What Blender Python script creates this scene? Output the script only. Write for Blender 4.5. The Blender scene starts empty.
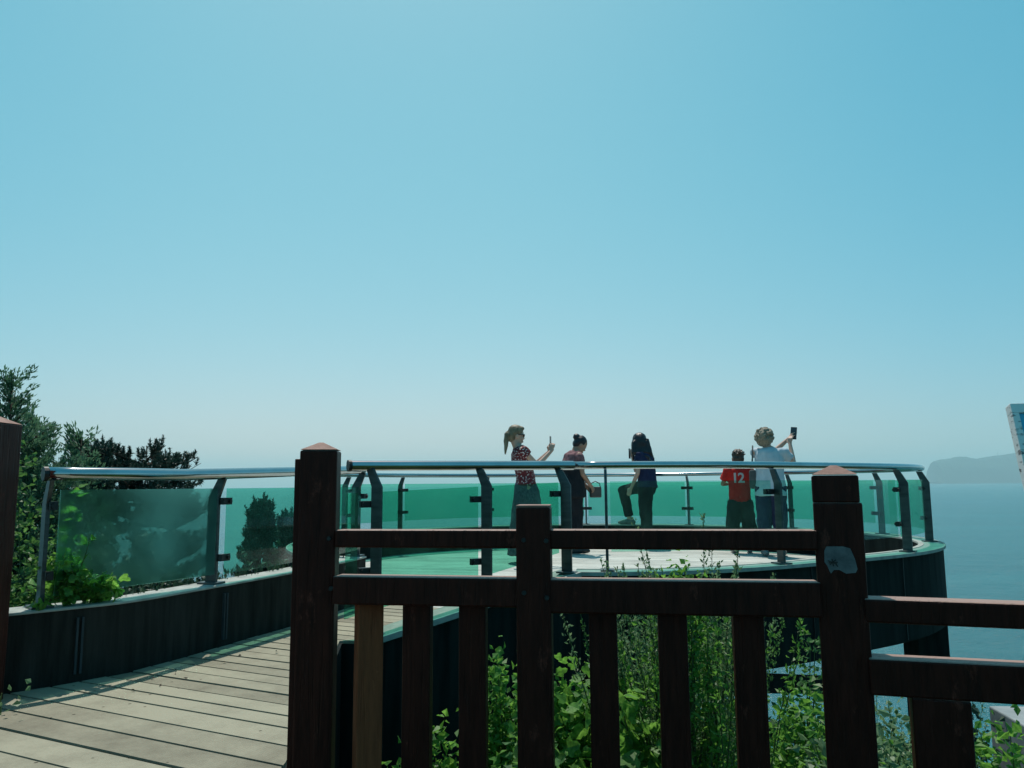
import bpy, bmesh, math, random
from math import sin, cos, pi, radians, sqrt, atan2
from mathutils import Vector, Matrix, Euler

random.seed(7)
sc = bpy.context.scene
col = sc.collection
R = random.random
def U(a, b): return a + (b - a) * R()

# ------------------------------------------------------------------ materials
def mat(name):
    m = bpy.data.materials.new(name); m.use_nodes = True
    nt = m.node_tree; nt.nodes.clear()
    out = nt.nodes.new('ShaderNodeOutputMaterial')
    return m, nt, out
def nd(nt, typ, **kw):
    n = nt.nodes.new(typ)
    for k, v in kw.items():
        if k in n.inputs: n.inputs[k].default_value = v
        else: setattr(n, k, v)
    return n
def ramp(nt, fac, stops):
    r = nd(nt, 'ShaderNodeValToRGB'); cr = r.color_ramp
    while len(cr.elements) < len(stops): cr.elements.new(0.5)
    for e, (p, c) in zip(cr.elements, stops):
        e.position = p; e.color = (*c, 1) if len(c) == 3 else c
    nt.links.new(fac, r.inputs['Fac']); return r
def coords(nt, scale=(1, 1, 1), kind='Object'):
    tc = nd(nt, 'ShaderNodeTexCoord'); mp = nd(nt, 'ShaderNodeMapping')
    mp.inputs['Scale'].default_value = scale
    nt.links.new(tc.outputs[kind], mp.inputs['Vector']); return mp.outputs['Vector']
def noise(nt, vec, scale, detail=6, rough=.6):
    n = nd(nt, 'ShaderNodeTexNoise'); n.inputs['Scale'].default_value = scale
    n.inputs['Detail'].default_value = detail; n.inputs['Roughness'].default_value = rough
    nt.links.new(vec, n.inputs['Vector']); return n
def bump(nt, h, strength=.3, dist=.01):
    b = nd(nt, 'ShaderNodeBump'); b.inputs['Strength'].default_value = strength
    b.inputs['Distance'].default_value = dist
    nt.links.new(h, b.inputs['Height']); return b.outputs['Normal']

def noisy(name, c1, c2, scale=6, stretch=(1, 1, 1), rough=.7, bs=.3, bd=.005, spec=.3, metal=0, lo=.3, hi=.7):
    m, nt, out = mat(name)
    v = coords(nt, stretch); n = noise(nt, v, scale)
    r = ramp(nt, n.outputs['Fac'], [(lo, c1), (hi, c2)])
    p = nd(nt, 'ShaderNodeBsdfPrincipled')
    p.inputs['Roughness'].default_value = rough; p.inputs['Metallic'].default_value = metal
    p.inputs['Specular IOR Level'].default_value = spec
    nt.links.new(r.outputs['Color'], p.inputs['Base Color'])
    n2 = noise(nt, v, scale * 6, 4)
    nt.links.new(bump(nt, n2.outputs['Fac'], bs, bd), p.inputs['Normal'])
    nt.links.new(p.outputs[0], out.inputs['Surface']); return m

def paint_wood(name, c1, c2, worn_lit, rough=.45):
    """dark stained timber; upward faces bleached, with their sunlit sheen painted in too"""
    m, nt, out = mat(name)
    v = coords(nt, (1, 1, 1)); vs = coords(nt, (9, 9, 1.2))
    n = noise(nt, vs, 6, 8, .65)
    r = ramp(nt, n.outputs['Fac'], [(.3, c1), (.72, c2)])
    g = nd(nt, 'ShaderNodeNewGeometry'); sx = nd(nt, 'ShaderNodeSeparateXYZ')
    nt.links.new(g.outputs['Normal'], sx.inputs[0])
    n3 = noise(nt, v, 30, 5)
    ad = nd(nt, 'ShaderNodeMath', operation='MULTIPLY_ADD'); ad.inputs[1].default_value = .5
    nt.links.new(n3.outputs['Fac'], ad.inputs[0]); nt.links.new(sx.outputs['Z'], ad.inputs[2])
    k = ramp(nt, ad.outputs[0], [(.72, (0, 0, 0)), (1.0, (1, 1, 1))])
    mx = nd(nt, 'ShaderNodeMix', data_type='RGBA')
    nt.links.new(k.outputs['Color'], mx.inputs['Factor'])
    nt.links.new(r.outputs['Color'], mx.inputs[6]); mx.inputs[7].default_value = (*worn_lit, 1)  # paler tops: bleaching plus sunlit sheen put into the colour
    p = nd(nt, 'ShaderNodeBsdfPrincipled'); p.inputs['Roughness'].default_value = rough
    p.inputs['Specular IOR Level'].default_value = .12
    nt.links.new(mx.outputs[2], p.inputs['Base Color'])
    n2 = noise(nt, vs, 14, 6)
    # drying cracks and rubbed spots along the grain
    n4 = noise(nt, coords(nt, (38, 38, 1.6)), 1.4, 3, .5); ck = ramp(nt, n4.outputs['Fac'], [(.40, (0, 0, 0)), (.46, (1, 1, 1))])
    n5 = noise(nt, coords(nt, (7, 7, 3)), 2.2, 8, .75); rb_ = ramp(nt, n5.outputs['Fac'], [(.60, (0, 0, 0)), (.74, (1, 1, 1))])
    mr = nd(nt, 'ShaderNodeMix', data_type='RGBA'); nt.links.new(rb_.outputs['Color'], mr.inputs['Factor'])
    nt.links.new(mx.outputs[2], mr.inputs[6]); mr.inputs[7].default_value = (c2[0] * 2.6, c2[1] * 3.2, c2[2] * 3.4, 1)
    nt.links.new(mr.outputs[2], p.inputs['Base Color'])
    sm = nd(nt, 'ShaderNodeMath', operation='MULTIPLY_ADD'); sm.inputs[1].default_value = .4
    nt.links.new(n2.outputs['Fac'], sm.inputs[0]); nt.links.new(ck.outputs['Color'], sm.inputs[2])
    nt.links.new(bump(nt, sm.outputs[0], .5, .005), p.inputs['Normal'])
    nt.links.new(p.outputs[0], out.inputs['Surface']); return m

def leaf_mat(name, c1, c2, c3, trans=.35, scale=3):
    m, nt, out = mat(name)
    v = coords(nt); n = noise(nt, v, scale, 3)
    n2 = noise(nt, v, scale * 14, 2)
    a = nd(nt, 'ShaderNodeMath', operation='MULTIPLY_ADD'); a.inputs[1].default_value = .5
    nt.links.new(n2.outputs['Fac'], a.inputs[0])
    h = nd(nt, 'ShaderNodeMath', operation='MULTIPLY'); h.inputs[1].default_value = .5
    nt.links.new(n.outputs['Fac'], h.inputs[0]); nt.links.new(h.outputs[0], a.inputs[2])
    r = ramp(nt, a.outputs[0], [(.34, c1), (.5, c2), (.66, c3)])
    p = nd(nt, 'ShaderNodeBsdfPrincipled'); p.inputs['Roughness'].default_value = .5
    p.inputs['Specular IOR Level'].default_value = .35
    t = nd(nt, 'ShaderNodeBsdfTranslucent')
    hs = nd(nt, 'ShaderNodeHueSaturation'); hs.inputs['Hue'].default_value = .485; hs.inputs['Value'].default_value = 1.5
    nt.links.new(r.outputs['Color'], p.inputs['Base Color']); nt.links.new(r.outputs['Color'], hs.inputs['Color'])
    nt.links.new(hs.outputs[0], t.inputs['Color'])
    s = nd(nt, 'ShaderNodeMixShader'); s.inputs[0].default_value = trans
    nt.links.new(p.outputs[0], s.inputs[1]); nt.links.new(t.outputs[0], s.inputs[2])
    nt.links.new(s.outputs[0], out.inputs['Surface']); return m

def glass_mat(name, tint, dirt=.05, frost=0.0):
    """green float glass: each face tints, a fresnel share reflects, dried salt spray scatters a little"""
    m, nt, out = mat(name)
    tr = nd(nt, 'ShaderNodeBsdfTransparent'); tr.inputs['Color'].default_value = (*tint, 1)
    gl = nd(nt, 'ShaderNodeBsdfGlossy'); gl.inputs['Roughness'].default_value = .03
    fr = nd(nt, 'ShaderNodeFresnel'); fr.inputs['IOR'].default_value = 1.2
    s = nd(nt, 'ShaderNodeMixShader')
    fm = nd(nt, 'ShaderNodeMath', operation='MULTIPLY'); fm.inputs[1].default_value = .16; nt.links.new(fr.outputs[0], fm.inputs[0]); nt.links.new(fm.outputs[0], s.inputs[0]); nt.links.new(gl.outputs[0], s.inputs[2])
    base = tr
    if frost > 0:
        rf = nd(nt, 'ShaderNodeBsdfRefraction'); rf.inputs['IOR'].default_value = 1.15
        rf.inputs['Roughness'].default_value = .36; rf.inputs['Color'].default_value = (*tint, 1)
        s0 = nd(nt, 'ShaderNodeMixShader'); s0.inputs[0].default_value = frost
        nt.links.new(tr.outputs[0], s0.inputs[1]); nt.links.new(rf.outputs[0], s0.inputs[2]); base = s0
    nt.links.new(base.outputs[0], s.inputs[1])
    di = nd(nt, 'ShaderNodeBsdfDiffuse'); di.inputs['Color'].default_value = (.55, .75, .68, 1)
    tl = nd(nt, 'ShaderNodeBsdfTranslucent'); tl.inputs['Color'].default_value = (.35, .8, .65, 1)
    sd = nd(nt, 'ShaderNodeMixShader'); sd.inputs[0].default_value = .6
    nt.links.new(di.outputs[0], sd.inputs[1]); nt.links.new(tl.outputs[0], sd.inputs[2])
    v = coords(nt); n = noise(nt, v, 2.2, 8, .7)
    k = ramp(nt, n.outputs['Fac'], [(.45, (dirt * .25,) * 3), (.62, (dirt,) * 3), (.75, (dirt * 2.6,) * 3)])
    s2 = nd(nt, 'ShaderNodeMixShader')
    nt.links.new(k.outputs['Color'], s2.inputs[0])
    nt.links.new(s.outputs[0], s2.inputs[1]); nt.links.new(sd.outputs[0], s2.inputs[2])
    nt.links.new(s2.outputs[0], out.inputs['Surface']); return m

M = {}
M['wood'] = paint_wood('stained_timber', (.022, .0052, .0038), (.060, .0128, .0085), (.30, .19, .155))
M['wood_lit'] = paint_wood('lit_brown_timber', (.17, .045, .020), (.27, .075, .032), (.30, .20, .165), .6)  # lighter brown paints in the light falling on one slat
M['wood_cap'] = noisy('weathered_timber_top', (.17, .085, .065), (.34, .20, .165), 14, (1, 1, 1), .75, .5)
M['metal'] = noisy('stainless_steel', (.34, .38, .39), (.48, .51, .52), 3, (1, 1, 1), .13, .05, .001, .5, 1)
M['post_metal'] = noisy('brushed_steel_plate', (.045, .055, .058), (.09, .105, .105), 5, (1, 1, 6), .42, .1, .002, .5, .75)
M['clamp'] = noisy('clamp_steel', (.018, .02, .021), (.035, .038, .04), 12, (1, 1, 1), .45, .1, .001, .5, .6)
M['concrete'] = noisy('stained_concrete', (.009, .0085, .0075), (.045, .044, .039), 3.2, (5, 5, .45), .9, .5, .008, .08, 0, .30, .85)
M['drum'] = noisy('dark_painted_fascia', (.005, .008, .008), (.014, .021, .020), 5, (2, 2, .25), .75, .2, .004, .08, 0, .38, .66)
M['cap'] = noisy('pale_concrete_coping', (.20, .22, .20), (.37, .39, .36), 9, (1, 1, 1), .7, .3, .004, .3)
M['green_cap'] = noisy('green_painted_coping', (.10, .20, .165), (.18, .31, .26), 8, (1, 1, 1), .6, .3, .003, .3)
M['green_light'] = noisy('green_glass_light_tint', (.10, .17, .14), (.19, .27, .22), 11, (1, 1, 1), .7, .4, .003, .2)  # sunlight greened by the glass, put into the colour
M['black'] = noisy('black_plastic', (.008, .009, .011), (.016, .017, .02), 20, (1, 1, 1), .3, .05, .001, .5)
M['bark'] = noisy('bark', (.035, .028, .022), (.09, .07, .055), 12, (1, 1, .3), .95, .7, .01, .1)
M['soil'] = noisy('slope_soil', (.010, .020, .009), (.030, .045, .020), 3, (1, 1, 1), .95, .6, .03, .1)
M['stem'] = noisy('green_stem', (.05, .075, .025), (.10, .13, .05), 15, (1, 1, 1), .8, .2, .002, .2)
M['block'] = noisy('pale_concrete', (.17, .20, .21), (.28, .31, .32), 5, (1, 1, 1), .85, .4, .005, .2)
M['leaf_bright'] = leaf_mat('bright_leaf', (.028, .095, .018), (.075, .22, .03), (.17, .38, .07), .48, 4)
M['leaf_mid'] = leaf_mat('mid_leaf', (.025, .075, .022), (.055, .15, .035), (.12, .27, .07), .42, 4)
M['leaf_dusty'] = leaf_mat('dusty_leaf', (.05, .10, .045), (.10, .19, .085), (.20, .31, .15), .4, 4)
M['leaf_dark'] = leaf_mat('dark_leaf', (.012, .035, .022), (.025, .06, .035), (.05, .10, .055), .25, 3)
M['needle'] = leaf_mat('pine_needle', (.012, .032, .026), (.022, .052, .038), (.04, .08, .055), .18, 3)
M['feather'] = leaf_mat('feathery_conifer', (.035, .09, .055), (.07, .155, .09), (.12, .22, .13), .38, 3)
T1 = (.53, .865, .765); T2 = (.68, .92, .85)
M['glass'] = glass_mat('green_glass', T1, .03); M['glass_pale'] = glass_mat('pale_green_glass', T2, .02)
M['glass_dirty'] = glass_mat('salt_stained_green_glass', T1, .075)
M['glass_side'] = glass_mat('deep_green_glass', (.46, .80, .70), .03)
M['glass_frost'] = glass_mat('misted_green_glass', (.60, .91, .84), .06, .5)

# deck boards: weathered composite with ribs across
def deck_mat(name, c1, c2, ang, ribs=True):
    m, nt, out = mat(name)
    tc = nd(nt, 'ShaderNodeTexCoord'); mp = nd(nt, 'ShaderNodeMapping')
    mp.inputs['Rotation'].default_value = (0, 0, -ang)
    nt.links.new(tc.outputs['Object'], mp.inputs['Vector']); v = mp.outputs['Vector']
    n = noise(nt, v, 3.2, 8, .65); n2 = noise(nt, v, 45, 4, .6)
    g = nd(nt, 'ShaderNodeNewGeometry')
    a = nd(nt, 'ShaderNodeMath', operation='MULTIPLY_ADD'); a.inputs[1].default_value = .35
    nt.links.new(g.outputs['Random Per Island'], a.inputs[0]); nt.links.new(n.outputs['Fac'], a.inputs[2])
    a2 = nd(nt, 'ShaderNodeMath', operation='MULTIPLY_ADD'); a2.inputs[1].default_value = .25
    nt.links.new(n2.outputs['Fac'], a2.inputs[0]); nt.links.new(a.outputs[0], a2.inputs[2])
    r = ramp(nt, a2.outputs[0], [(.45, c1), (.95, c2)])
    # small dark specks of grit
    vo = nd(nt, 'ShaderNodeTexVoronoi'); vo.inputs['Scale'].default_value = 9
    nt.links.new(v, vo.inputs['Vector'])
    k = ramp(nt, vo.outputs['Distance'], [(.05, (.22, .2, .18)), (.075, (1, 1, 1))])
    mu = nd(nt, 'ShaderNodeMix', data_type='RGBA', blend_type='MULTIPLY'); mu.inputs[0].default_value = 1
    nt.links.new(r.outputs['Color'], mu.inputs[6]); nt.links.new(k.outputs['Color'], mu.inputs[7])
    p = nd(nt, 'ShaderNodeBsdfPrincipled'); p.inputs['Roughness'].default_value = .7
    p.inputs['Specular IOR Level'].default_value = .2
    nt.links.new(mu.outputs[2], p.inputs['Base Color'])
    w = nd(nt, 'ShaderNodeTexWave'); w.inputs['Scale'].default_value = 20; w.inputs['Distortion'].default_value = .3
    w.bands_direction = 'X'
    nt.links.new(v, w.inputs['Vector'])
    mm = nd(nt, 'ShaderNodeMath', operation='MULTIPLY_ADD'); mm.inputs[1].default_value = .5 if ribs else .0
    nt.links.new(w.outputs['Fac'], mm.inputs[0]); nt.links.new(n2.outputs['Fac'], mm.inputs[2])
    nt.links.new(bump(nt, mm.outputs[0], .9, .004), p.inputs['Normal'])
    nt.links.new(p.outputs[0], out.inputs['Surface']); return m
BA = atan2(-.455, .89)
M['deck'] = deck_mat('weathered_deck_board', (.14, .125, .09), (.285, .265, .195), BA)
M['deck2'] = deck_mat('pale_platform_board', (.28, .29, .265), (.47, .48, .44), -.25, False)

# ------------------------------------------------------------------ mesh helpers
class MB:
    def __init__(s): s.v = []; s.f = []
    def add(s, vs, fs):
        o = len(s.v); s.v += [tuple(p) for p in vs]; s.f += [tuple(i + o for i in f) for f in fs]
    def box(s, c, size, rz=0, M4=None):
        hx, hy, hz = size[0] / 2, size[1] / 2, size[2] / 2
        vs = []
        for z in (-hz, hz):
            for x, y in ((-hx, -hy), (hx, -hy), (hx, hy), (-hx, hy)):
                p = Vector((x, y, z))
                if M4 is not None: p = M4 @ p
                elif rz: p = Vector((x * cos(rz) - y * sin(rz), x * sin(rz) + y * cos(rz), z))
                vs.append(Vector(c) + p)
        s.add(vs, [(3, 2, 1, 0), (4, 5, 6, 7), (0, 1, 5, 4), (1, 2, 6, 5), (2, 3, 7, 6), (3, 0, 4, 7)])
    def prism(s, poly, z0, z1):
        """poly: list of (x,y); z0,z1 numbers or per-vertex lists"""
        n = len(poly)
        a = sum(poly[i][0] * poly[(i + 1) % n][1] - poly[(i + 1) % n][0] * poly[i][1] for i in range(n))
        zz0 = z0 if isinstance(z0, list) else [z0] * n; zz1 = z1 if isinstance(z1, list) else [z1] * n
        idx = list(range(n)) if a > 0 else list(range(n - 1, -1, -1))
        vs = [(poly[i][0], poly[i][1], zz0[i]) for i in idx] + [(poly[i][0], poly[i][1], zz1[i]) for i in idx]
        fs = [tuple(range(n - 1, -1, -1)), tuple(range(n, 2 * n))] + [(i, (i + 1) % n, n + (i + 1) % n, n + i) for i in range(n)]
        s.add(vs, fs)
    def bar(s, p0, p1, w, h, up=(0, 0, 1)):
        p0 = Vector(p0); p1 = Vector(p1); d = (p1 - p0).normalized()
        side = d.cross(Vector(up)).normalized(); u = side.cross(d).normalized()
        vs = []
        for p in (p0, p1):
            for a, b in ((-1, -1), (1, -1), (1, 1), (-1, 1)): vs.append(p + side * a * w / 2 + u * b * h / 2)
        s.add(vs, [(0, 1, 2, 3), (7, 6, 5, 4), (1, 0, 4, 5), (2, 1, 5, 6), (3, 2, 6, 7), (0, 3, 7, 4)])
    def tube(s, pts, rad, seg=10, caps=True, round_ends=False, flat=1.0):
        pts = [Vector(p) for p in pts]; n = len(pts)
        rs = rad if isinstance(rad, (list, tuple)) else [rad] * n
        rs = list(rs)
        if round_ends:
            d0 = (pts[0] - pts[1]).normalized(); d1 = (pts[-1] - pts[-2]).normalized()
            pre = [(pts[0] + d0 * rs[0] * k, rs[0] * sqrt(max(0, 1 - k * k))) for k in (.97, .8, .5)]
            post = [(pts[-1] + d1 * rs[-1] * k, rs[-1] * sqrt(max(0, 1 - k * k))) for k in (.5, .8, .97)]
            pts = [a for a, b in pre] + pts + [a for a, b in post]; rs = [b for a, b in pre] + rs + [b for a, b in post]
            n = len(pts)
        vs = []; prev = None
        for i in range(n):
            t = (pts[min(i + 1, n - 1)] - pts[max(i - 1, 0)]).normalized()
            if prev is None:
                a = Vector((0, 0, 1)) if abs(t.z) < .9 else Vector((1, 0, 0))
                nx = t.cross(a).normalized()
            else:
                nx = (prev - t * prev.dot(t)).normalized()
            prev = nx; ny = t.cross(nx)
            for k in range(seg):
                an = 2 * pi * k / seg
                vs.append(pts[i] + nx * cos(an) * rs[i] + ny * sin(an) * rs[i] * flat)
        fs = []
        for i in range(n - 1):
            for k in range(seg):
                fs.append((i * seg + k, i * seg + (k + 1) % seg, (i + 1) * seg + (k + 1) % seg, (i + 1) * seg + k))
        if caps: fs += [tuple(range(seg - 1, -1, -1)), tuple((n - 1) * seg + k for k in range(seg))]
        s.add(vs, fs)
    def ell(s, c, r, rot=None, nu=16, nv=10):
        c = Vector(c); mt = rot.to_matrix() if rot else None
        vs = []
        for j in range(nv + 1):
            th = pi * j / nv
            for i in range(nu):
                p = Vector((r[0] * sin(th) * cos(2 * pi * i / nu), r[1] * sin(th) * sin(2 * pi * i / nu), -r[2] * cos(th)))
                if j == 0 or j == nv: p = Vector((0.0001 * cos(2 * pi * i / nu), 0.0001 * sin(2 * pi * i / nu), p.z))
                if mt: p = mt @ p
                vs.append(c + p)
        fs = [(j * nu + i, j * nu + (i + 1) % nu, (j + 1) * nu + (i + 1) % nu, (j + 1) * nu + i) for j in range(nv) for i in range(nu)]
        fs += [tuple(range(nu - 1, -1, -1)), tuple(nv * nu + i for i in range(nu))]
        s.add(vs, fs)
    def build(s, name, m, parent=None, smooth=False, bevel=0, rel=True):
        me = bpy.data.meshes.new(name)
        off = Vector((0, 0, 0))
        if parent and rel:
            q = parent
            while q: off += q.location; q = q.parent
        me.from_pydata([tuple(Vector(p) - off) for p in s.v], [], s.f); me.validate(); me.update()
        me.materials.append(M[m] if isinstance(m, str) else m)
        if smooth:
            for p in me.polygons: p.use_smooth = True
        o = bpy.data.objects.new(name, me); col.objects.link(o)
        if parent: o.parent = parent
        if bevel:
            b = o.modifiers.new('bevel', 'BEVEL'); b.width = bevel; b.segments = 2; b.limit_method = 'ANGLE'
        return o

def tag(o, label=None, cat=None, group=None, kind=None):
    if label: o['label'] = label
    if cat: o['category'] = cat
    if group: o['group'] = group
    if kind: o['kind'] = kind
    return o
def empty(name, loc, label, cat, group=None, rz=0):
    o = bpy.data.objects.new(name, None); o.empty_display_size = .1
    col.objects.link(o); o.location = loc; o.rotation_euler = (0, 0, rz)
    return tag(o, label, cat, group)

# ------------------------------------------------------------------ camera, sun, sky
F_PX = 788.0
PITCH = math.atan(100.4 / F_PX); ROLL = radians(-.4)
cam = bpy.data.cameras.new('camera'); co = bpy.data.objects.new('camera', cam); col.objects.link(co)
cam.sensor_width = 36; cam.lens = 36 * F_PX / 1024; cam.clip_start = .05; cam.clip_end = 60000
co.matrix_world = Matrix.Rotation(pi / 2 + PITCH, 4, 'X') @ Matrix.Rotation(ROLL, 4, 'Z')
sc.camera = co

AZ, EL = radians(-10), radians(66)
S = Vector((sin(AZ) * cos(EL), cos(AZ) * cos(EL), sin(EL)))
sl = bpy.data.lights.new('sun', 'SUN'); sl.energy = 4.5; sl.angle = radians(.5); sl.color = (1, .955, .87)
so = bpy.data.objects.new('sun', sl); col.objects.link(so); so.location = (0, 0, 30)
so.rotation_euler = (-S).to_track_quat('-Z', 'Y').to_euler()

w = bpy.data.worlds.new('World'); sc.world = w; w.use_nodes = True
nt = w.node_tree; nt.nodes.clear()
wo = nd(nt, 'ShaderNodeOutputWorld'); bg = nd(nt, 'ShaderNodeBackground')
sky = nd(nt, 'ShaderNodeTexSky'); sky.sky_type = 'NISHITA'; sky.sun_disc = False
sky.sun_elevation = EL; sky.sun_rotation = AZ
sky.air_density = 1.0; sky.dust_density = 1.0; sky.ozone_density = 1.0; sky.altitude = 0
# the photograph's cool white balance, applied to the sky light channel by channel
sp_ = nd(nt, 'ShaderNodeSeparateColor'); cb_ = nd(nt, 'ShaderNodeCombineColor')
nt.links.new(sky.outputs[0], sp_.inputs[0])
for i_, (gain, pw) in enumerate(((1.30, 1.35), (.885, .48), (.89, .48))):
    a_ = nd(nt, 'ShaderNodeMath', operation='MULTIPLY'); a_.inputs[1].default_value = .1
    b_ = nd(nt, 'ShaderNodeMath', operation='POWER'); b_.inputs[1].default_value = pw
    c_ = nd(nt, 'ShaderNodeMath', operation='MULTIPLY'); c_.inputs[1].default_value = gain * 10
    nt.links.new(sp_.outputs[i_], a_.inputs[0]); nt.links.new(a_.outputs[0], b_.inputs[0]); nt.links.new(b_.outputs[0], c_.inputs[0])
    nt.links.new(c_.outputs[0], cb_.inputs[i_])
# the clear sky deepens away from the sun's side
tcw = nd(nt, 'ShaderNodeTexCoord'); sxw = nd(nt, 'ShaderNodeSeparateXYZ'); nt.links.new(tcw.outputs['Generated'], sxw.inputs[0])
flat_ = nd(nt, 'ShaderNodeCombineXYZ'); nt.links.new(sxw.outputs[0], flat_.inputs[0]); nt.links.new(sxw.outputs[1], flat_.inputs[1])
nrm_ = nd(nt, 'ShaderNodeVectorMath', operation='NORMALIZE'); nt.links.new(flat_.outputs[0], nrm_.inputs[0])
dt_ = nd(nt, 'ShaderNodeVectorMath', operation='DOT_PRODUCT'); nt.links.new(nrm_.outputs[0], dt_.inputs[0]); dt_.inputs[1].default_value = (sin(AZ), cos(AZ), 0)
mxs = nd(nt, 'ShaderNodeMix', data_type='RGBA', blend_type='MULTIPLY'); mxs.inputs[0].default_value = 1
gr = ramp(nt, dt_.outputs['Value'], [(.45, (.55, .78, .90)), (.777, (.73, .88, .955)), (.99, (1, 1, 1))])
nt.links.new(cb_.outputs[0], mxs.inputs[6]); nt.links.new(gr.outputs['Color'], mxs.inputs[7])
nt.links.new(mxs.outputs[2], bg.inputs['Color'])
bg.inputs['Strength'].default_value = .10
nt.links.new(bg.outputs[0], wo.inputs['Surface'])
sc.view_settings.view_transform = 'Standard'; sc.view_settings.look = 'None'
sc.view_settings.exposure = 0; sc.view_settings.gamma = 1; sc.view_settings.use_curve_mapping = False

# ------------------------------------------------------------------ sea, slope, far island, haze
SEA = -20.0
m, nt, out = mat('sea_water')
v = coords(nt, (1, 1, 1)); 
n1 = noise(nt, v, .12, 6, .6); n2 = noise(nt, v, 1.1, 5, .65)
n3 = noise(nt, coords(nt, (.004, .02, 1)), 1, 4)
r = ramp(nt, n3.outputs['Fac'], [(.35, (.004, .085, .105)), (.65, (.008, .125, .145))])
p = nd(nt, 'ShaderNodeBsdfPrincipled'); p.inputs['Roughness'].default_value = .2; p.inputs['IOR'].default_value = 1.33; p.inputs['Specular IOR Level'].default_value = .28
nt.links.new(r.outputs['Color'], p.inputs['Base Color'])
ad = nd(nt, 'ShaderNodeMath', operation='MULTIPLY_ADD'); ad.inputs[1].default_value = .35
nt.links.new(n2.outputs['Fac'], ad.inputs[0]); nt.links.new(n1.outputs['Fac'], ad.inputs[2])
nt.links.new(bump(nt, ad.outputs[0], .8, 1.6), p.inputs['Normal'])
nt.links.new(p.outputs[0], out.inputs['Surface']); M['sea'] = m
mb = MB()
mb.add([(-22000, -200, SEA), (22000, -200, SEA), (22000, 10600, SEA), (-22000, 10600, SEA)], [(0, 1, 2, 3)])
tag(mb.build('sea', 'sea'), 'calm teal sea reaching out to the hazy horizon', 'sea', kind='structure')

def ground_z(x, y):
    t = max(0, y - 2.9)
    z = -1.55 - .62 * t - .012 * t * t
    if x < -1.5:                                        # shoulder of the hill carrying the walkway
        k = min(1, (-1.5 - x) / 1.5)
        z2 = -1.32 - .16 * max(0, y - 2) - .03 * max(0, y - 6) ** 2
        z = z * (1 - k) + z2 * k
    if x > 2.5: z -= .12 * (x - 2.5)
    z += .10 * sin(x * 1.7 + .4 * y) * cos(y * 1.3) + .05 * sin(4.1 * x + 2 * y)
    return max(z, SEA - 2)
mb = MB()
xs = [-60 + i * 1.5 for i in range(35)] + [-8 + i * .4 for i in range(51)] + [12.6 + i * 1.5 for i in range(34)]
ys = [-12 + i * 1.0 for i in range(12)] + [i * .35 for i in range(60)] + [21.3 + 1.5 * i for i in range(30)]
vs = [(x, y, ground_z(x, y)) for y in ys for x in xs]; nx = len(xs)
fs = [(j * nx + i, j * nx + i + 1, (j + 1) * nx + i + 1, (j + 1) * nx + i) for j in range(len(ys) - 1) for i in range(nx - 1)]
mb.add(vs, fs)
tag(mb.build('hillside', 'soil', smooth=True), 'steep overgrown hillside falling to the sea below the railing', 'hillside', kind='structure')

M['hill'] = noisy('wooded_hill', (.018, .040, .032), (.045, .075, .055), .004, (1, 1, 1), .95, .3, 5, .1)
mb = MB()
D0 = 8000
prof = [(926, 0), (929, 9), (931, 20), (938, 22), (946, 22.5), (956, 24.5), (963, 24.6), (968, 23), (975, 22.5), (982, 23.6), (990, 24.8), (997, 25.5),
        (1008, 27), (1016, 28), (1030, 27.5), (1050, 28), (1075, 27), (1110, 25), (1160, 28), (1220, 24), (1300, 27), (1380, 18), (1440, 0)]
ridge = []
for i in range(len(prof) - 1):
    (xa, ha), (xb, hb) = prof[i], prof[i + 1]
    st = max(2, int((xb - xa) / 1.2))
    for k in range(st):
        t = k / st; ridge.append((xa + (xb - xa) * t, ha + (hb - ha) * t + (U(-.35, .35) if ha > 5 else 0)))
rows = 7
vs = []
for (px, h) in ridge:
    X = (px - 512) / F_PX * D0
    for r_ in range(rows):
        q = r_ / (rows - 1); s_ = sin(pi * q)
        vs.append((X * (1 + .06 * (q - .5)), D0 + (q - .5) * 900, SEA - 1 + max(0, (h + 2) * D0 / F_PX * s_ ** .8)))
n_ = len(ridge)
fs = [(i * rows + j, (i + 1) * rows + j, (i + 1) * rows + j + 1, i * rows + j + 1) for i in range(n_ - 1) for j in range(rows - 1)]
mb.add(vs, fs)
tag(mb.build('far_hills', 'hill'), 'low wooded headland fading into blue haze across the water', 'hills', kind='structure')
mast = empty('radio_mast', ((995.5 - 512) / F_PX * D0, D0, 225), 'tiny thin mast standing on the far hazy headland', 'mast')
mb = MB(); x0, y0, z0 = mast.location
mb.tube([(x0, y0, z0 - 10), (x0, y0, z0 + 62)], [3.2, 1.2], 6); mb.build('mast_pole', 'clamp', mast)
mb = MB(); mb.tube([(x0, y0, z0 + 62), (x0, y0, z0 + 76)], [.9, .5], 6); mb.build('antenna', 'clamp', mast)

hm, nt, out = mat('sea_haze')
pv = nd(nt, 'ShaderNodeVolumePrincipled'); pv.inputs['Color'].default_value = (.58, .92, 1.0, 1)
pv.inputs['Density'].default_value = 1.35e-4; pv.inputs['Anisotropy'].default_value = .2
nt.links.new(pv.outputs[0], out.inputs['Volume']); M['haze'] = hm
HAZE = True
if HAZE:
    mb = MB(); mb.box((0, 5000, 143), (46000, 12000, 332)); 
    tag(mb.build('haze', 'haze'), 'thin blue sea haze', 'haze', kind='stuff')

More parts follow.
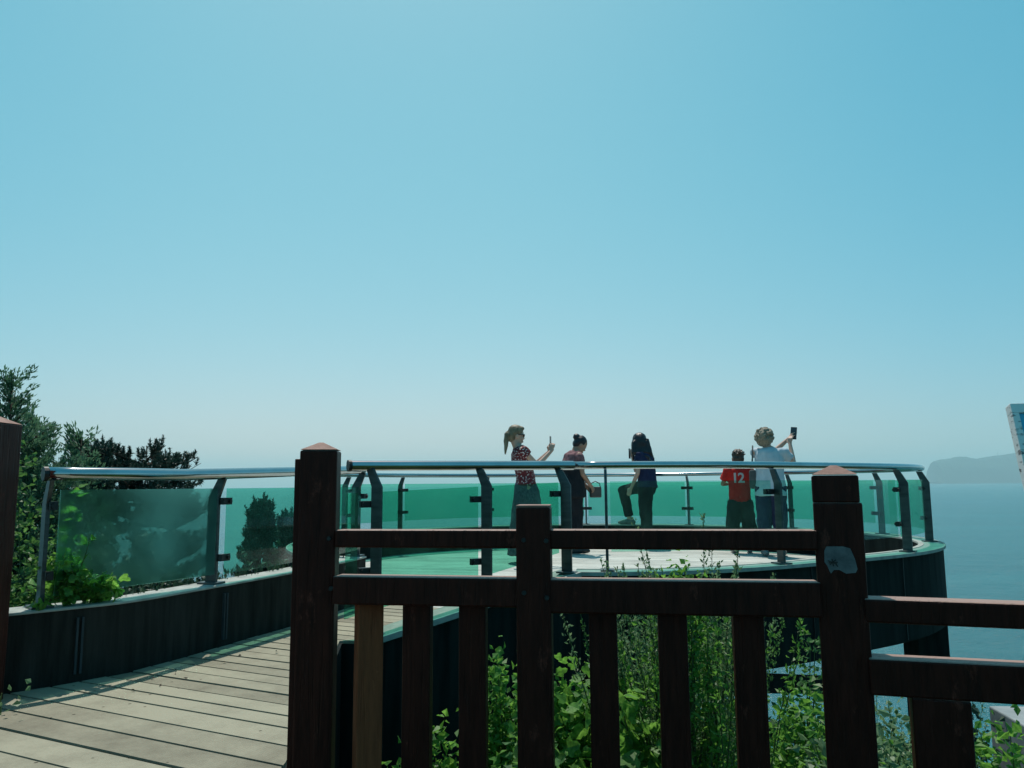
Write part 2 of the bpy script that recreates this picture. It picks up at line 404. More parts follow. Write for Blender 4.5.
# ------------------------------------------------------------------ viewing platform
FL = -.945; CAPZ = -.62; C = Vector((1.02, 9.05)); RO, RI = 3.44, 3.22
def cp(a, r):
    d_ = (math.degrees(a) + 57 + 180) % 360 - 180; e_ = (math.degrees(a) - 4 + 180) % 360 - 180; r += .11 * math.exp(-(e_ / 26) ** 2) - .36 * math.exp(-(d_ / 28) ** 2)      # front right of the plan is flatter than a circle
    return (C.x + r * cos(a), C.y + r * sin(a))
A0, A1 = radians(-100), radians(223)
plat = empty('viewing_platform', (C.x, C.y, FL - .4), 'round cantilevered lookout platform with dark drum sides above the sea', 'platform')
def arc(r, a0, a1, n): return [cp(a0 + (a1 - a0) * i / n, r) for i in range(n + 1)]
def ring(mb, r0, r1, z0, z1, a0, a1, n=96):
    for i in range(n):
        a, b = a0 + (a1 - a0) * i / n, a0 + (a1 - a0) * (i + 1) / n
        pass
    vs = []
    for i in range(n + 1):
        a = a0 + (a1 - a0) * i / n
        for r_, z in ((r0, z0), (r1, z0), (r1, z1), (r0, z1)): vs.append((*cp(a, r_), z))
    fs = []
    for i in range(n):
        for k in range(4):
            fs.append((i * 4 + k, i * 4 + (k + 1) % 4, (i + 1) * 4 + (k + 1) % 4, (i + 1) * 4 + k))
    fs += [(3, 2, 1, 0), (n * 4, n * 4 + 1, n * 4 + 2, n * 4 + 3)]
    mb.add(vs, fs)
mb = MB(); ring(mb, RI, RO - .02, FL - .4, CAPZ - .022, A0, A1); mb.build('parapet', 'drum', plat)
mb = MB(); ring(mb, RI + .035, RO, CAPZ - .022, CAPZ, A0, A1); mb.build('coping', 'green_cap', plat, bevel=.004)
mb = MB(); ring(mb, RI - .012, RI + .035, CAPZ - .014, CAPZ + .004, A0, A1); mb.build('inner_coping', 'cap', plat)
mb = MB(); ring(mb, RO - .006, RO + .010, CAPZ - .024, CAPZ + .003, A0, A1); mb.build('edge_trim', 'cap', plat)
mb = MB(); poly = arc(RO - .05, 0, 2 * pi, 96)[:-1]
mb.prism(poly, FL - .42, FL - .10); mb.build('slab', 'drum', plat)
# fascia joints
for k in range(14):
    a = A0 + (A1 - A0) * (k + .5) / 14
    x, y = cp(a, RO - .019); mb = MB(); mb.box((x, y, FL - .05), (.012, .006, .68), a)
    mb.build('fascia_joint', 'black', plat)

def clip(poly, nx_, ny_, d, keep_less):
    out_ = []
    n = len(poly)
    for i in range(n):
        p, q = poly[i], poly[(i + 1) % n]
        sp = p[0] * nx_ + p[1] * ny_ - d; sq = q[0] * nx_ + q[1] * ny_ - d
        if keep_less: sp, sq = -sp, -sq
        if sp >= 0: out_.append(p)
        if (sp >= 0) != (sq >= 0):
            t = sp / (sp - sq); out_.append((p[0] + (q[0] - p[0]) * t, p[1] + (q[1] - p[1]) * t))
    return out_
def boards(mb, poly, ang, pitch, gap, z0, z1, off=0, jitter=.0):
    nx_, ny_ = -sin(ang), cos(ang)
    ds = [p[0] * nx_ + p[1] * ny_ for p in poly]; k0 = int(math.floor((min(ds) - off) / pitch)); k1 = int(math.ceil((max(ds) - off) / pitch))
    for k in range(k0, k1):
        a, b = off + k * pitch + gap / 2, off + (k + 1) * pitch - gap / 2
        q = clip(clip(poly, nx_, ny_, a, False), nx_, ny_, b, True)
        if len(q) >= 3:
            dz = U(-jitter, jitter); mb.prism(q, z0, z1 + dz)
mb = MB(); boards(mb, arc(RI - .012, 0, 2 * pi, 72)[:-1], -.25, .15, .008, FL - .05, FL, 0, .001)
mb.build('floor', 'deck2', plat)
# support structure below the slab
mb = MB(); mb.box((4.07, 8.05, FL - 3.4), (.30, .30, 6.0)); mb.build('column', 'drum', plat)
for (x, y) in ((-.6, 9.6), (1.1, 11.4), (1.2, 7.8)):
    mb = MB(); mb.box((x, y, FL - 5.4), (.5, .5, 10)); mb.build('column', 'drum', plat)
mb = MB(); mb.bar((1.55, 6.0, FL - .50), (3.7, 7.75, FL - .98), .12, .13); mb.build('brace', 'drum', plat)
mb = MB(); mb.bar((1.30, 5.6, FL - .66), (3.9, 7.9, FL - 1.62), .12, .12); mb.build('brace', 'drum', plat)
mb = MB(); mb.bar((1.45, 5.45, FL - 2.6), (1.45, 5.45, FL - .64), .11, .11, (1, 0, 0)); mb.build('strut', 'drum', plat)

# ------------------------------------------------------------------ walkway
deckpoly = [(-2.75, .6), (-2.75, 3.3), (-2.60, 3.58), (-2.39, 3.76), (-2.18, 3.965), (-1.985, 4.20), (-1.825, 4.61), (-1.515, 5.50), (-1.295, 6.30), (-1.18, 6.64),
            (-.8, 6.43), (-.35, 6.10), (.1, 5.92), (.36, 5.86), (-.30, 5.38), (-.865, 5.06), (-.87, 5.0), (-1.07, 5.0), (-.79, 2.86), (-.76, .6)]
lines_ = [2.485 - .166 * k for k in range(22, 0, -1)] + [2.485 + .126 * k for k in range(30)]
mb = MB(); nx_, ny_ = -sin(BA), cos(BA)
for a_, b_ in zip(lines_[:-1], lines_[1:]):
    q = clip(clip(deckpoly, nx_, ny_, a_ + .0075, False), nx_, ny_, b_ - .0075, True)
    if len(q) >= 3: mb.prism(q, FL - .04, FL + U(-.0025, .0015))
tag(mb.build('boardwalk', 'deck', bevel=.0), 'weathered grey plank walkway curving up to the round platform', 'walkway', kind='structure')
mb = MB(); mb.prism([(p[0], p[1]) for p in deckpoly], FL - .4, FL - .14)
tag(mb.build('walkway_base', 'black'), 'dark base slab under the plank walkway', 'slab', kind='structure')

# left parapet wall with coping
wl = [(-2.62, 3.62), (-2.40, 3.80), (-2.19, 4.00), (-2.00, 4.22), (-1.84, 4.62), (-1.53, 5.50), (-1.31, 6.30), (-1.23, 6.70)]
def offs(pl, d):
    out_ = []
    for i, p in enumerate(pl):
        a = Vector(pl[max(0, i - 1)]); b = Vector(pl[min(len(pl) - 1, i + 1)]); t = (b - a).normalized()
        out_.append((p[0] - t.y * d, p[1] + t.x * d))
    return out_
def smooth_line(pl, n=6):
    out_ = []
    for i in range(len(pl) - 1):
        p0 = Vector(pl[max(0, i - 1)]); p1 = Vector(pl[i]); p2 = Vector(pl[i + 1]); p3 = Vector(pl[min(len(pl) - 1, i + 2)])
        for k in range(n):
            t = k / n
            q = .5 * ((2 * p1) + (-p0 + p2) * t + (2 * p0 - 5 * p1 + 4 * p2 - p3) * t * t + (-p0 + 3 * p1 - 3 * p2 + p3) * t ** 3)
            out_.append(tuple(q))
    out_.append(tuple(pl[-1])); return out_
wls = smooth_line(wl)
def strip(mb, pl, d0, d1, z0, z1):
    a = offs(pl, d0); b = offs(pl, d1); n = len(pl); vs = []
    for i in range(n):
        zz0 = z0(i / (n - 1)) if callable(z0) else z0; zz1 = z1(i / (n - 1)) if callable(z1) else z1
        vs += [(*a[i], zz0), (*b[i], zz0), (*b[i], zz1), (*a[i], zz1)]
    fs = []
    for i in range(n - 1):
        for k in range(4): fs.append((i * 4 + k, (i + 1) * 4 + k, (i + 1) * 4 + (k + 1) % 4, i * 4 + (k + 1) % 4))
    fs += [(0, 1, 2, 3), ((n - 1) * 4 + 3, (n - 1) * 4 + 2, (n - 1) * 4 + 1, (n - 1) * 4)]
    mb.add(vs, fs)
WZ = -.585
wall = empty('parapet_wall', (-1.9, 4.6, FL), 'dark stained low concrete wall along the left side of the plank walkway', 'wall')
mb = MB(); strip(mb, wls, 0, .18, FL - .6, WZ - .014); mb.build('wall_body', 'concrete', wall)
mb = MB(); strip(mb, wls, -.008, .20, WZ - .014, WZ); mb.build('coping', 'cap', wall, bevel=.004)
M['strip'] = noisy('dull_metal_strip', (.030, .038, .042), (.06, .07, .075), 20, (1, 1, .3), .8, .2, .002, .1)
for (px_, w_) in ((86, .024), (237, .024)):
    i = min(range(len(wls) - 1), key=lambda k_: abs(512 + wls[k_][0] / wls[k_][1] * F_PX - px_)); p = Vector(wls[i]); q = Vector(wls[i + 1]); d = (q - p).normalized()
    mb = MB(); cx, cy = p.x + d.y * .008, p.y - d.x * .008
    for s_ in (-1, 1): mb.box((cx + d.x * s_ * w_ / 2, cy + d.y * s_ * w_ / 2, WZ - .19), (.010, .016, .27), atan2(d.y, d.x))
    mb.build('drain_channel', 'strip', wall)
# right side: low stringer that climbs from the deck edge to the platform coping
ra, rb = Vector((-.87, 4.98)), Vector((.47, 5.68))
dr = (rb - ra).normalized(); nr = Vector((-dr.y, dr.x))
ramp_o = empty('ramp_kerb', (ra.x, ra.y, FL), 'dark kerb wall rising along the right edge of the walkway to the platform', 'wall')
def seg(mb, d0, d1, f0, f1, n=8):
    pl = [tuple(ra + (rb - ra) * i / n) for i in range(n + 1)]
    strip(mb, pl, d0, d1, f0, f1)
top = lambda t: FL + .004 + (CAPZ - FL - .004) * t
mb = MB(); seg(mb, .0, .24, FL - 2.2, lambda t: top(t) - .03); mb.build('kerb_wall', 'drum', ramp_o)
mb = MB(); seg(mb, -.002, .26, lambda t: top(t) - .03, top); mb.build('kerb_top', 'green_light', ramp_o)  # its green paints in the light coming through the panes
mb = MB(); seg(mb, -.022, .0, lambda t: top(t) - .03, lambda t: top(t) + .006); mb.build('edge_trim', 'cap', ramp_o)
mb = MB(); mb.prism([(-1.09, 4.97), (-.87, 4.97), (-.80, 4.99), (-.80, 5.05), (-1.09, 5.05)], FL - 2.2, FL - .012)
mb.prism([(-1.09, 4.97), (-1.05, 4.97), (-.755, 2.84), (-.76, .6), (-.80, .6), (-.80, 2.84)], FL - 2.0, FL - .012); mb.build('side_wall', 'drum', ramp_o)

# ------------------------------------------------------------------ glass railings
RAILZ = .136
def rail_post(parent, x, y, inward, zb, zt=RAILZ - .03):
    """flat steel plate, kinked inward near its top"""
    inw = Vector(inward).normalized(); w_, th = .078, .020
    sd = Vector((-inw.y, inw.x)); prof_ = [(0, zb), (0, zt - .115), (.055, zt)]
    vs = []
    for d_, z in prof_:
        hw = w_ / 2 if z < zt - .01 else w_ * .36
        for a, b in ((-1, -1), (1, -1), (1, 1), (-1, 1)):
            q = Vector((x, y)) + inw * (d_ + a * hw) + sd * b * th / 2
            vs.append((q.x, q.y, z))
    fs = [(3, 2, 1, 0), (8, 9, 10, 11)]
    for i in range(2):
        for k in range(4): fs.append((i * 4 + k, i * 4 + (k + 1) % 4, (i + 1) * 4 + (k + 1) % 4, (i + 1) * 4 + k))
    mb = MB(); mb.add(vs, fs)
    q = Vector((x, y)); mb.box((x, y, zb + .006), (.13, .10, .012), atan2(inw.y, inw.x))
    po = mb.build('post', 'post_metal', parent, bevel=.002)
    return po
def clamp(parent, post, x, y, inward, z, half=(.085, .085)):
    inw = Vector(inward).normalized(); sd = Vector((-inw.y, inw.x))
    mb = MB(); c = Vector((x, y)) + inw * .055 + sd * (half[1] - half[0]) / 2
    mb.box((c.x, c.y, z), (.034, half[0] + half[1], .042), atan2(inw.y, inw.x))
    for s_, h_ in ((-1, half[0]), (1, half[1])):
        if h_ > .03:
            q = Vector((x, y)) + inw * .06 + sd * s_ * (h_ - .02)
            a = Vector((q.x, q.y, z)); b = a - Vector((inw.x, inw.y, 0)) * .035; mb.tube([a + Vector((inw.x, inw.y, 0)) * .022, b], .012, 8)
    mb.build('clamp', 'clamp', post)
def panel(parent, pts, z0s, z1s, m='glass', th=.010):
    """pts: plan polyline of the pane; z0s,z1s at its two ends"""
    n = len(pts); pl = [Vector(p) for p in pts]; a = offs(pts, -th / 2); b = offs(pts, th / 2); vs = []
    for i in range(n):
        t = i / (n - 1); z0 = z0s[0] + (z0s[1] - z0s[0]) * t; z1 = z1s[0] + (z1s[1] - z1s[0]) * t
        vs += [(*a[i], z0), (*b[i], z0), (*b[i], z1), (*a[i], z1)]
    fs = []
    for i in range(n - 1):
        for k in range(4): fs.append((i * 4 + k, (i + 1) * 4 + k, (i + 1) * 4 + (k + 1) % 4, i * 4 + (k + 1) % 4))
    fs += [(0, 1, 2, 3), ((n - 1) * 4 + 3, (n - 1) * 4 + 2, (n - 1) * 4 + 1, (n - 1) * 4)]
    mb = MB(); mb.add(vs, fs); return mb.build('glass_panel', m, parent)

# railing round the platform
rl = empty('glass_railing', (C.x, C.y, CAPZ), 'curved green glass railing with steel posts and tube handrail ringing the round platform', 'railing')
RP, RG = 3.34, 3.28
pa = [-96, -70, -37, -12, 9, 34, 61, 88, 115, 141, 161, 190, 212]
for i, d in enumerate(pa):
    a = radians(d); x, y = cp(a, RP); inw = (-cos(a), -sin(a))
    po = rail_post(rl, x, y, inw, CAPZ)
    near = 0 < i < 4
    if i == 0: continue
    for z in (-.07, -.375): clamp(rl, po, x, y, inw, z, (.0, .085) if near else (.085, .085))
for i in range(len(pa) - 1):
    a, b = radians(pa[i]) + .010, radians(pa[i + 1]) - .010
    panel(rl, arc(RG, a, b, 10), (-.49, -.49), (.018, .018), 'glass_pale' if i < 2 else ('glass_dirty' if i in (6, 5, 7) else 'glass'))
mb = MB(); mb.tube([(*cp(A0 + (radians(222) - A0) * i / 110, RP - .055), RAILZ) for i in range(111)], .028, 16)
mb.build('handrail', 'metal', rl, smooth=True)

# straight railing on the kerb at the right of the entrance
rr = empty('glass_railing', (-.2, 5.4, FL), 'straight green glass railing with rounded handrail end at the right of the platform entrance', 'railing')
lin = nr  # inward = towards the walkway
def on_ramp(t, d=.10): q = ra + (rb - ra) * t + nr * d; return q
for t in (.035, .55, .97):
    q = on_ramp(t, .10); po = rail_post(rr, q.x, q.y, (-.88, .47), top(t))
    for z in ((-.10, -.52) if t < .9 else (-.07, -.375)): clamp(rr, po, q.x, q.y, (nr.x, nr.y), z - (.0 if t > .5 else .02), (.0, .095))
gb = lambda t: -.80 + (.80 - .475) * t; gt = lambda t: -.045 + .06 * t
for (t0, t1) in ((-.085, -.035), (.05, .525), (.575, .95)):
    q0, q1 = on_ramp(t0, .16), on_ramp(t1, .16)
    panel(rr, [tuple(q0), tuple(q1)], (gb(t0), gb(t1)), (gt(t0), gt(t1)), 'glass_side' if t0 > 0 else 'glass')
q0, q1 = on_ramp(-.075, .155), on_ramp(1.035, .155)
mb = MB(); mb.tube([(q0.x, q0.y, RAILZ - .01), (q1.x, q1.y, RAILZ)], .033, 16); mb.build('handrail', 'metal', rr, smooth=False)
for p_ in rr.children[-1].data.polygons: p_.use_smooth = len(p_.vertices) == 4
mb = MB(); dd = (q0 - q1).normalized(); mb.tube([(q0.x - dd.x * .01, q0.y - dd.y * .01, RAILZ - .01), (q0.x + dd.x * .012, q0.y + dd.y * .012, RAILZ - .01)], .037, 16, round_ends=False); mb.build('end_cap', 'clamp', rr)

# railing on the left wall
lr = empty('glass_railing', (-1.9, 4.6, WZ), 'green glass railing on the low wall, its handrail ending beside the left post', 'railing')
ctr = offs(wls, .09)
def at_len(pl, t):
    L = [0]
    for i in range(len(pl) - 1): L.append(L[-1] + (Vector(pl[i + 1]) - Vector(pl[i])).length)
    s_ = t
    for i in range(len(pl) - 1):
        if L[i + 1] >= s_ or i == len(pl) - 2:
            k = (s_ - L[i]) / (L[i + 1] - L[i]); p = Vector(pl[i]).lerp(Vector(pl[i + 1]), k); d = (Vector(pl[i + 1]) - Vector(pl[i])).normalized(); return p, d
tot = sum((Vector(ctr[i + 1]) - Vector(ctr[i])).length for i in range(len(ctr) - 1))
def s_at_px(px):
    best = None
    for k in range(400):
        s_ = tot * k / 399; p, d = at_len(ctr, s_); e = abs(512 + p.x / p.y * F_PX - px)
        if best is None or e < best[0]: best = (e, s_)
    return best[1]
LZ = lambda s_: .068 + .065 * max(0, (s_ - 1.2) / (tot - 1.2))
sp = [s_at_px(50), s_at_px(217), s_at_px(318), s_at_px(357)]
for s_ in sp:
    p, d = at_len(ctr, s_); inw = (d.y, -d.x); po = rail_post(lr, p.x, p.y, inw, WZ, LZ(s_) - .03)
    for z in (-.09, -.43): clamp(lr, po, p.x, p.y, inw, z, (.0, .075) if s_ > .5 else (.0, .035))
for i in range(3):
    a, b = sp[i] + .045, sp[i + 1] - .045
    pts = [tuple(at_len(ctr, a + (b - a) * k / 10)[0]) for k in range(11)]; pts = offs(pts, -.055)
    if i == 0: pts = [pts[0], pts[-1]]
    panel(lr, pts, (-.53, -.525), (-.012, -.012), 'glass_frost' if i == 0 else 'glass')
mb = MB(); s0 = s_at_px(44)
pts = []
for k in range(25):
    s_ = s0 + (tot - s0) * k / 24; p, d = at_len(ctr, s_); pts.append((p.x + d.y * .055, p.y - d.x * .055, LZ(s_)))
mb.tube(pts, .034, 14); o = mb.build('handrail', 'metal', lr, smooth=True)
for p_ in o.data.polygons: p_.use_smooth = len(p_.vertices) == 4
mb = MB(); a, b = Vector(pts[0]), Vector(pts[1]); d = (a - b).normalized()
mb.tube([a - d * .008, a + d * .012], .036, 14); mb.build('end_cap', 'clamp', lr)

# ------------------------------------------------------------------ wooden fence in the foreground
def post(name, parent, x, y, wd, dp, zb, zt, rz=0, m='wood', caph=0, cap_over=.0, bev=.006):
    mb = MB(); mb.box((x, y, (zb + zt) / 2), (wd, dp, zt - zb), rz); po = mb.build(name, m, parent, bevel=bev)
    if caph:
        h = caph; hw, hd = wd / 2 + cap_over, dp / 2 + cap_over; mb = MB(); vs = []
        for a, b in ((-1, -1), (1, -1), (1, 1), (-1, 1)):
            vs.append((x + a * hw * cos(rz) - b * hd * sin(rz), y + a * hw * sin(rz) + b * hd * cos(rz), zt + .002))
        t_ = .12
        for a, b in ((-1, -1), (1, -1), (1, 1), (-1, 1)):
            vs.append((x + t_ * (a * hw * cos(rz) - b * hd * sin(rz)), y + t_ * (a * hw * sin(rz) + b * hd * cos(rz)), zt + h))
        mb.add(vs, [(3, 2, 1, 0), (4, 5, 6, 7), (0, 1, 5, 4), (1, 2, 6, 5), (2, 3, 7, 6), (3, 0, 4, 7)])
        mb.build('cap', 'wood_cap', po, bevel=.002)
    return po
GZ = -1.62
fence = empty('wooden_fence', (.15, 2.3, GZ), 'dark brown wooden fence with square posts, two rails and upright slats crossing the foreground', 'fence')
# posts
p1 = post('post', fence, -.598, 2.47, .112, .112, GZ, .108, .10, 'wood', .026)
mb = MB(); mb.box((-.655, 2.475, (GZ + .082) / 2), (.022, .11, .082 - GZ)); mb.build('side_board', 'wood', fence, bevel=.003)
p2 = post('post', fence, .062, 2.335, .099, .099, GZ, -.065, -.10, 'wood', 0)
mb = MB(); mb.box((.062, 2.335, -.0625), (.097, .097, .006), -.10); mb.build('cap', 'wood_cap', p2, bevel=.002)
p3 = post('post', fence, .908, 2.235, .126, .118, GZ, -.055, -.36, 'wood', 0)
mb = MB(); mb.box((.905, 2.235, -.019), (.121, .113, .076), -.36); 
o = mb.build('post_head', 'wood', p3, bevel=.006)
hw = .058; mb = MB(); vs = []
for t_, z in ((1.02, .021), (.14, .047)):
    for a, b in ((-1, -1), (1, -1), (1, 1), (-1, 1)):
        x_, y_ = a * hw * t_, b * hw * t_; vs.append((.905 + x_ * cos(-.36) - y_ * sin(-.36), 2.235 + x_ * sin(-.36) + y_ * cos(-.36), z))
mb.add(vs, [(3, 2, 1, 0), (4, 5, 6, 7), (0, 1, 5, 4), (1, 2, 6, 5), (2, 3, 7, 6), (3, 0, 4, 7)]); mb.build('cap', 'wood_cap', p3, bevel=.002)
# rails (left bay, right bay)
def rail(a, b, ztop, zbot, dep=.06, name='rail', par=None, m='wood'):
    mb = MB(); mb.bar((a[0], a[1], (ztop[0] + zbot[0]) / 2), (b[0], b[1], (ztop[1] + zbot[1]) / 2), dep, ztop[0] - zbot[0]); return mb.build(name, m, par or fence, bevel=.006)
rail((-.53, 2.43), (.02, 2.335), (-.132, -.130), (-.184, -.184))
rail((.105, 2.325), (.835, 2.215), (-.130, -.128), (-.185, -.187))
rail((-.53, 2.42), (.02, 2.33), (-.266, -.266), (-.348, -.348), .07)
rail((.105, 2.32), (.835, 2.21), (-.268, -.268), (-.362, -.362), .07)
for (x_, y_, z_) in ((-.555, 2.415, -.158), (-.545, 2.410, -.305), (.030, 2.290, -.158), (.094, 2.282, -.160), (.030, 2.288, -.305), (.094, 2.28, -.318)):
    mb = MB(); mb.tube([(x_, y_ + .006, z_), (x_, y_ - .004, z_)], [.008, .0065], 8); mb.build('bolt', 'clamp', fence)
# upright slats under the lower rail
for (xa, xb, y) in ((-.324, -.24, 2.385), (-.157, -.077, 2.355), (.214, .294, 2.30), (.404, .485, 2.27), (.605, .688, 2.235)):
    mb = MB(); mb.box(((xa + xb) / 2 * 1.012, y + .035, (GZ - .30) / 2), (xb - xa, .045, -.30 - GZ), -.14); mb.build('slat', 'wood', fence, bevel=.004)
mb = MB(); mb.box((-.434, 2.435, (GZ - .31) / 2), (.078, .05, -.31 - GZ), .42); o = mb.build('slat', 'wood_lit', fence, bevel=.004)
o['label'] = 'brown slat beside the tall post, its light painted into the colour'
# pale worn patch with a dark scrawl on the right post
def face_pt(u, v):
    """u across the camera-facing side of the right post, v height"""
    rz = -.36; return (.908 + u * cos(rz) + (.059 + .0025) * sin(rz), 2.235 + u * sin(rz) - (.059 + .0025) * cos(rz), v)
out_p = [(u, v - .036) for u, v in [(-.040, -.150), (-.034, -.138), (.008, -.137), (.026, -.142), (.036, -.170), (.041, -.196), (.036, -.206), (.012, -.209), (-.004, -.200), (-.018, -.200), (-.026, -.210), (-.030, -.203), (-.034, -.19), (-.041, -.18)]]
mb = MB(); n = len(out_p)
f1 = [face_pt(u, v) for u, v in out_p]; f0 = [Vector(p) + Vector((.0008, .002, 0)) for p in f1]
mb.add(f1 + f0, [tuple(range(n - 1, -1, -1)), tuple(range(n, 2 * n))] + [(i, (i + 1) % n, n + (i + 1) % n, n + i) for i in range(n)])
M['sticker'] = noisy('pale_worn_sticker', (.085, .085, .09), (.17, .17, .175), 30, (1, 1, 1), .8, .3, .001, .2)
st = mb.build('sticker', M['sticker'], p3); st['label'] = 'torn pale sticker with a black scrawl'
mb = MB()
for (a, b) in (((-.032, -.176), (-.010, -.184)), ((-.028, -.186), (-.012, -.172)), ((-.022, -.170), (-.019, -.190)), ((-.030, -.181), (-.008, -.179)), ((-.013, -.184), (-.008, -.191))):
    pa_, pb_ = Vector(face_pt(a[0], a[1] - .036)) - Vector((0, .001, 0)), Vector(face_pt(b[0], b[1] - .036)) - Vector((0, .001, 0)); mb.bar(pa_, pb_, .002, .003)
mb.build('scrawl', 'black', st)

# lower continuation of the fence on the right, stepping down
f2 = empty('wooden_fence', (1.3, 2.05, GZ - .3), 'lower dark wooden fence section with two heavy rails running off to the right', 'fence')
rail((.945, 2.185), (1.75, 1.88), (-.308, -.302), (-.370, -.364), .075, 'rail', f2)
rail((.945, 2.18), (1.75, 1.875), (-.460, -.447), (-.553, -.540), .08, 'rail', f2)
mb = MB(); mb.box((1.103, 2.135, (GZ - .3 - .55) / 2), (.135, .10, -.55 - GZ + .3), -.36); mb.build('post', 'wood', f2, bevel=.006)

# stand-alone post at the left, at the start of the low wall
lp = empty('wooden_post', (-2.425, 3.62, FL), 'thick dark wooden post with pyramid top at the left edge by the walkway', 'post')
post('shaft', lp, -2.41, 3.60, .21, .21, FL - .3, .292, .0, 'wood', .05)

# ------------------------------------------------------------------ information board at the right edge
sg = empty('information_board', (1.55, 2.0, -1.6), 'tilted information board with cracked white frame and blue panel at the right edge', 'sign')
tl_, bl_ = Vector((1.265, 2.0, .193)), Vector((1.245, 1.915, -.06))
dwn = (bl_ - tl_).normalized(); rgt = Vector((1, -.12, 0)).normalized(); nrm = rgt.cross(dwn).normalized()
if nrm.y > 0: nrm = -nrm
def brd(u0, u1, v0, v1, t0, t1, name, m, par):
    mb = MB(); vs = []
    for t_ in (t0, t1):
        for u, v in ((u0, v0), (u1, v0), (u1, v1), (u0, v1)): vs.append(tl_ + rgt * u + dwn * v + nrm * t_)
    mb.add(vs, [(0, 1, 2, 3), (7, 6, 5, 4), (1, 0, 4, 5), (2, 1, 5, 6), (3, 2, 6, 7), (0, 3, 7, 4)]); o = mb.build(name, m, par, bevel=.0015); return o
M['white_frame'] = noisy('cracked_white_paint', (.13, .12, .12), (.72, .70, .68), 38, (1, 1, 2.2), .7, .5, .002, .3, 0, .34, .46)
M['blue_panel'] = noisy('blue_printed_panel', (.05, .32, .50), (.08, .42, .60), 3, (1, 1, 1), .35, .05, .001, .4)
W_, H_ = .66, .46
brd(0, W_, 0, .026, -.02, .008, 'frame', M['white_frame'], sg); brd(0, W_, H_ - .026, H_, -.02, .008, 'frame', M['white_frame'], sg)
brd(0, .017, .026, H_ - .026, -.02, .008, 'frame', M['white_frame'], sg); brd(W_ - .024, W_, .026, H_ - .026, -.02, .008, 'frame', M['white_frame'], sg)
pn = brd(.015, W_ - .022, .024, H_ - .024, -.012, .002, 'panel', M['blue_panel'], sg)
brd(.045, .20, .030, .075, .002, .004, 'picture', 'sea', pn)
mb = MB(); c_ = tl_ + rgt * W_ / 2 + dwn * H_ * .6; mb.tube([(c_.x, c_.y + .04, -1.7), (c_.x, c_.y + .04, c_.z)], .045, 12); mb.build('leg', 'clamp', sg)

# ------------------------------------------------------------------ pale block among the bushes at lower right
bl = MB(); bl.box((3.50, 5.3, -1.79), (.62, .5, .56), -.1)
tag(bl.build('concrete_block', 'block', bevel=.01), 'pale grey concrete block among the bushes below the right fence', 'block')
# ------------------------------------------------------------------ vegetation
def rv():
    while True:
        p = Vector((U(-1, 1), U(-1, 1), U(-1, 1)))
        if .05 < p.length < 1: return p
class Leaves:
    """many small folded leaves gathered into one mesh"""
    def __init__(s): s.v = []; s.f = []
    def leaf(s, p, d, ln, wd, lobed=False):
        d = d.normalized(); a = rv(); sd = d.cross(a).normalized(); up = sd.cross(d)
        o = len(s.v)
        if lobed:                                        # five-lobed vine leaf
            base = [(0, 0), (-.42, .12), (-.55, .45), (-.28, .55), (-.22, .85), (0, 1), (.22, .85), (.28, .55), (.55, .45), (.42, .12)]
            for u, v in base: s.v.append(p + sd * u * wd * 1.5 + d * v * ln + up * (abs(u) * .25 * wd - .10 * v * v * ln))
            s.f += [(o, o + 9, o + 8, o + 7, o + 6, o + 5), (o, o + 5, o + 4, o + 3, o + 2, o + 1)]
        else:
            s.v += [p, p + d * ln * .5 - sd * wd * .5 + up * wd * .18, p + d * ln - up * ln * .08, p + d * ln * .5 + sd * wd * .5 + up * wd * .18]
            s.f += [(o, o + 3, o + 2), (o, o + 2, o + 1)]
    def needle(s, p, d, ln, wd):
        d = d.normalized(); sd = d.cross(rv()).normalized(); o = len(s.v)
        s.v += [p - sd * wd * .5, p + sd * wd * .5, p + d * ln]; s.f.append((o, o + 1, o + 2))
    def build(s, name, m, parent):
        mb = MB(); mb.v = s.v; mb.f = s.f; return mb.build(name, m, parent)

def curve_pts(p0, d, ln, n=6, bend=.35, up=.2):
    p = Vector(p0); d = Vector(d).normalized(); out_ = [p.copy()]
    for i in range(n):
        d = (d + rv() * bend / n * 2 + Vector((0, 0, up / n))).normalized(); p = p + d * ln / n; out_.append(p.copy())
    return out_

def leafy_bush(name, label, cat, base, height, rx, ry, nstem, nleaf, ll, m, group=None, lobed=False, lean=(0, 0), droop=.0, low=.15, hmin=.5):
    e = empty(name, base, label, cat, group); st = MB(); L = Leaves(); b = Vector(base)
    for i in range(nstem):
        an = U(0, 2 * pi); rr_ = sqrt(R())
        tip = b + Vector((cos(an) * rx * rr_ + lean[0], sin(an) * ry * rr_ + lean[1], height * U(hmin, 1.0) * (1.05 - .35 * rr_ * rr_)))
        root = b + Vector((cos(an) * rx * .35 * rr_, sin(an) * ry * .35 * rr_, -.05))
        mid = root.lerp(tip, .55) + Vector((U(-.06, .06), U(-.06, .06), .08 * height))
        pts = [root, root.lerp(mid, .5) + rv() * .02, mid, mid.lerp(tip, .5) + rv() * .02, tip]
        st.tube(pts, [.007, .006, .005, .004, .002], 5)
        k = int(nleaf / nstem)
        for j in range(k):
            t = low + (1 - low) * sqrt(R()); q = t * 4; i0 = min(3, int(q)); p = pts[i0].lerp(pts[i0 + 1], q - i0)
            d = rv(); d.z = d.z * .5 + U(-.1, .45) - droop; off = rv() * ll * U(.4, 4.2)
            s_ = ll * U(.6, 1.25); L.leaf(p + off, d, s_, s_ * U(.55, .8), lobed)
    st.build('stems', 'stem', e); L.build('foliage', m, e); return e

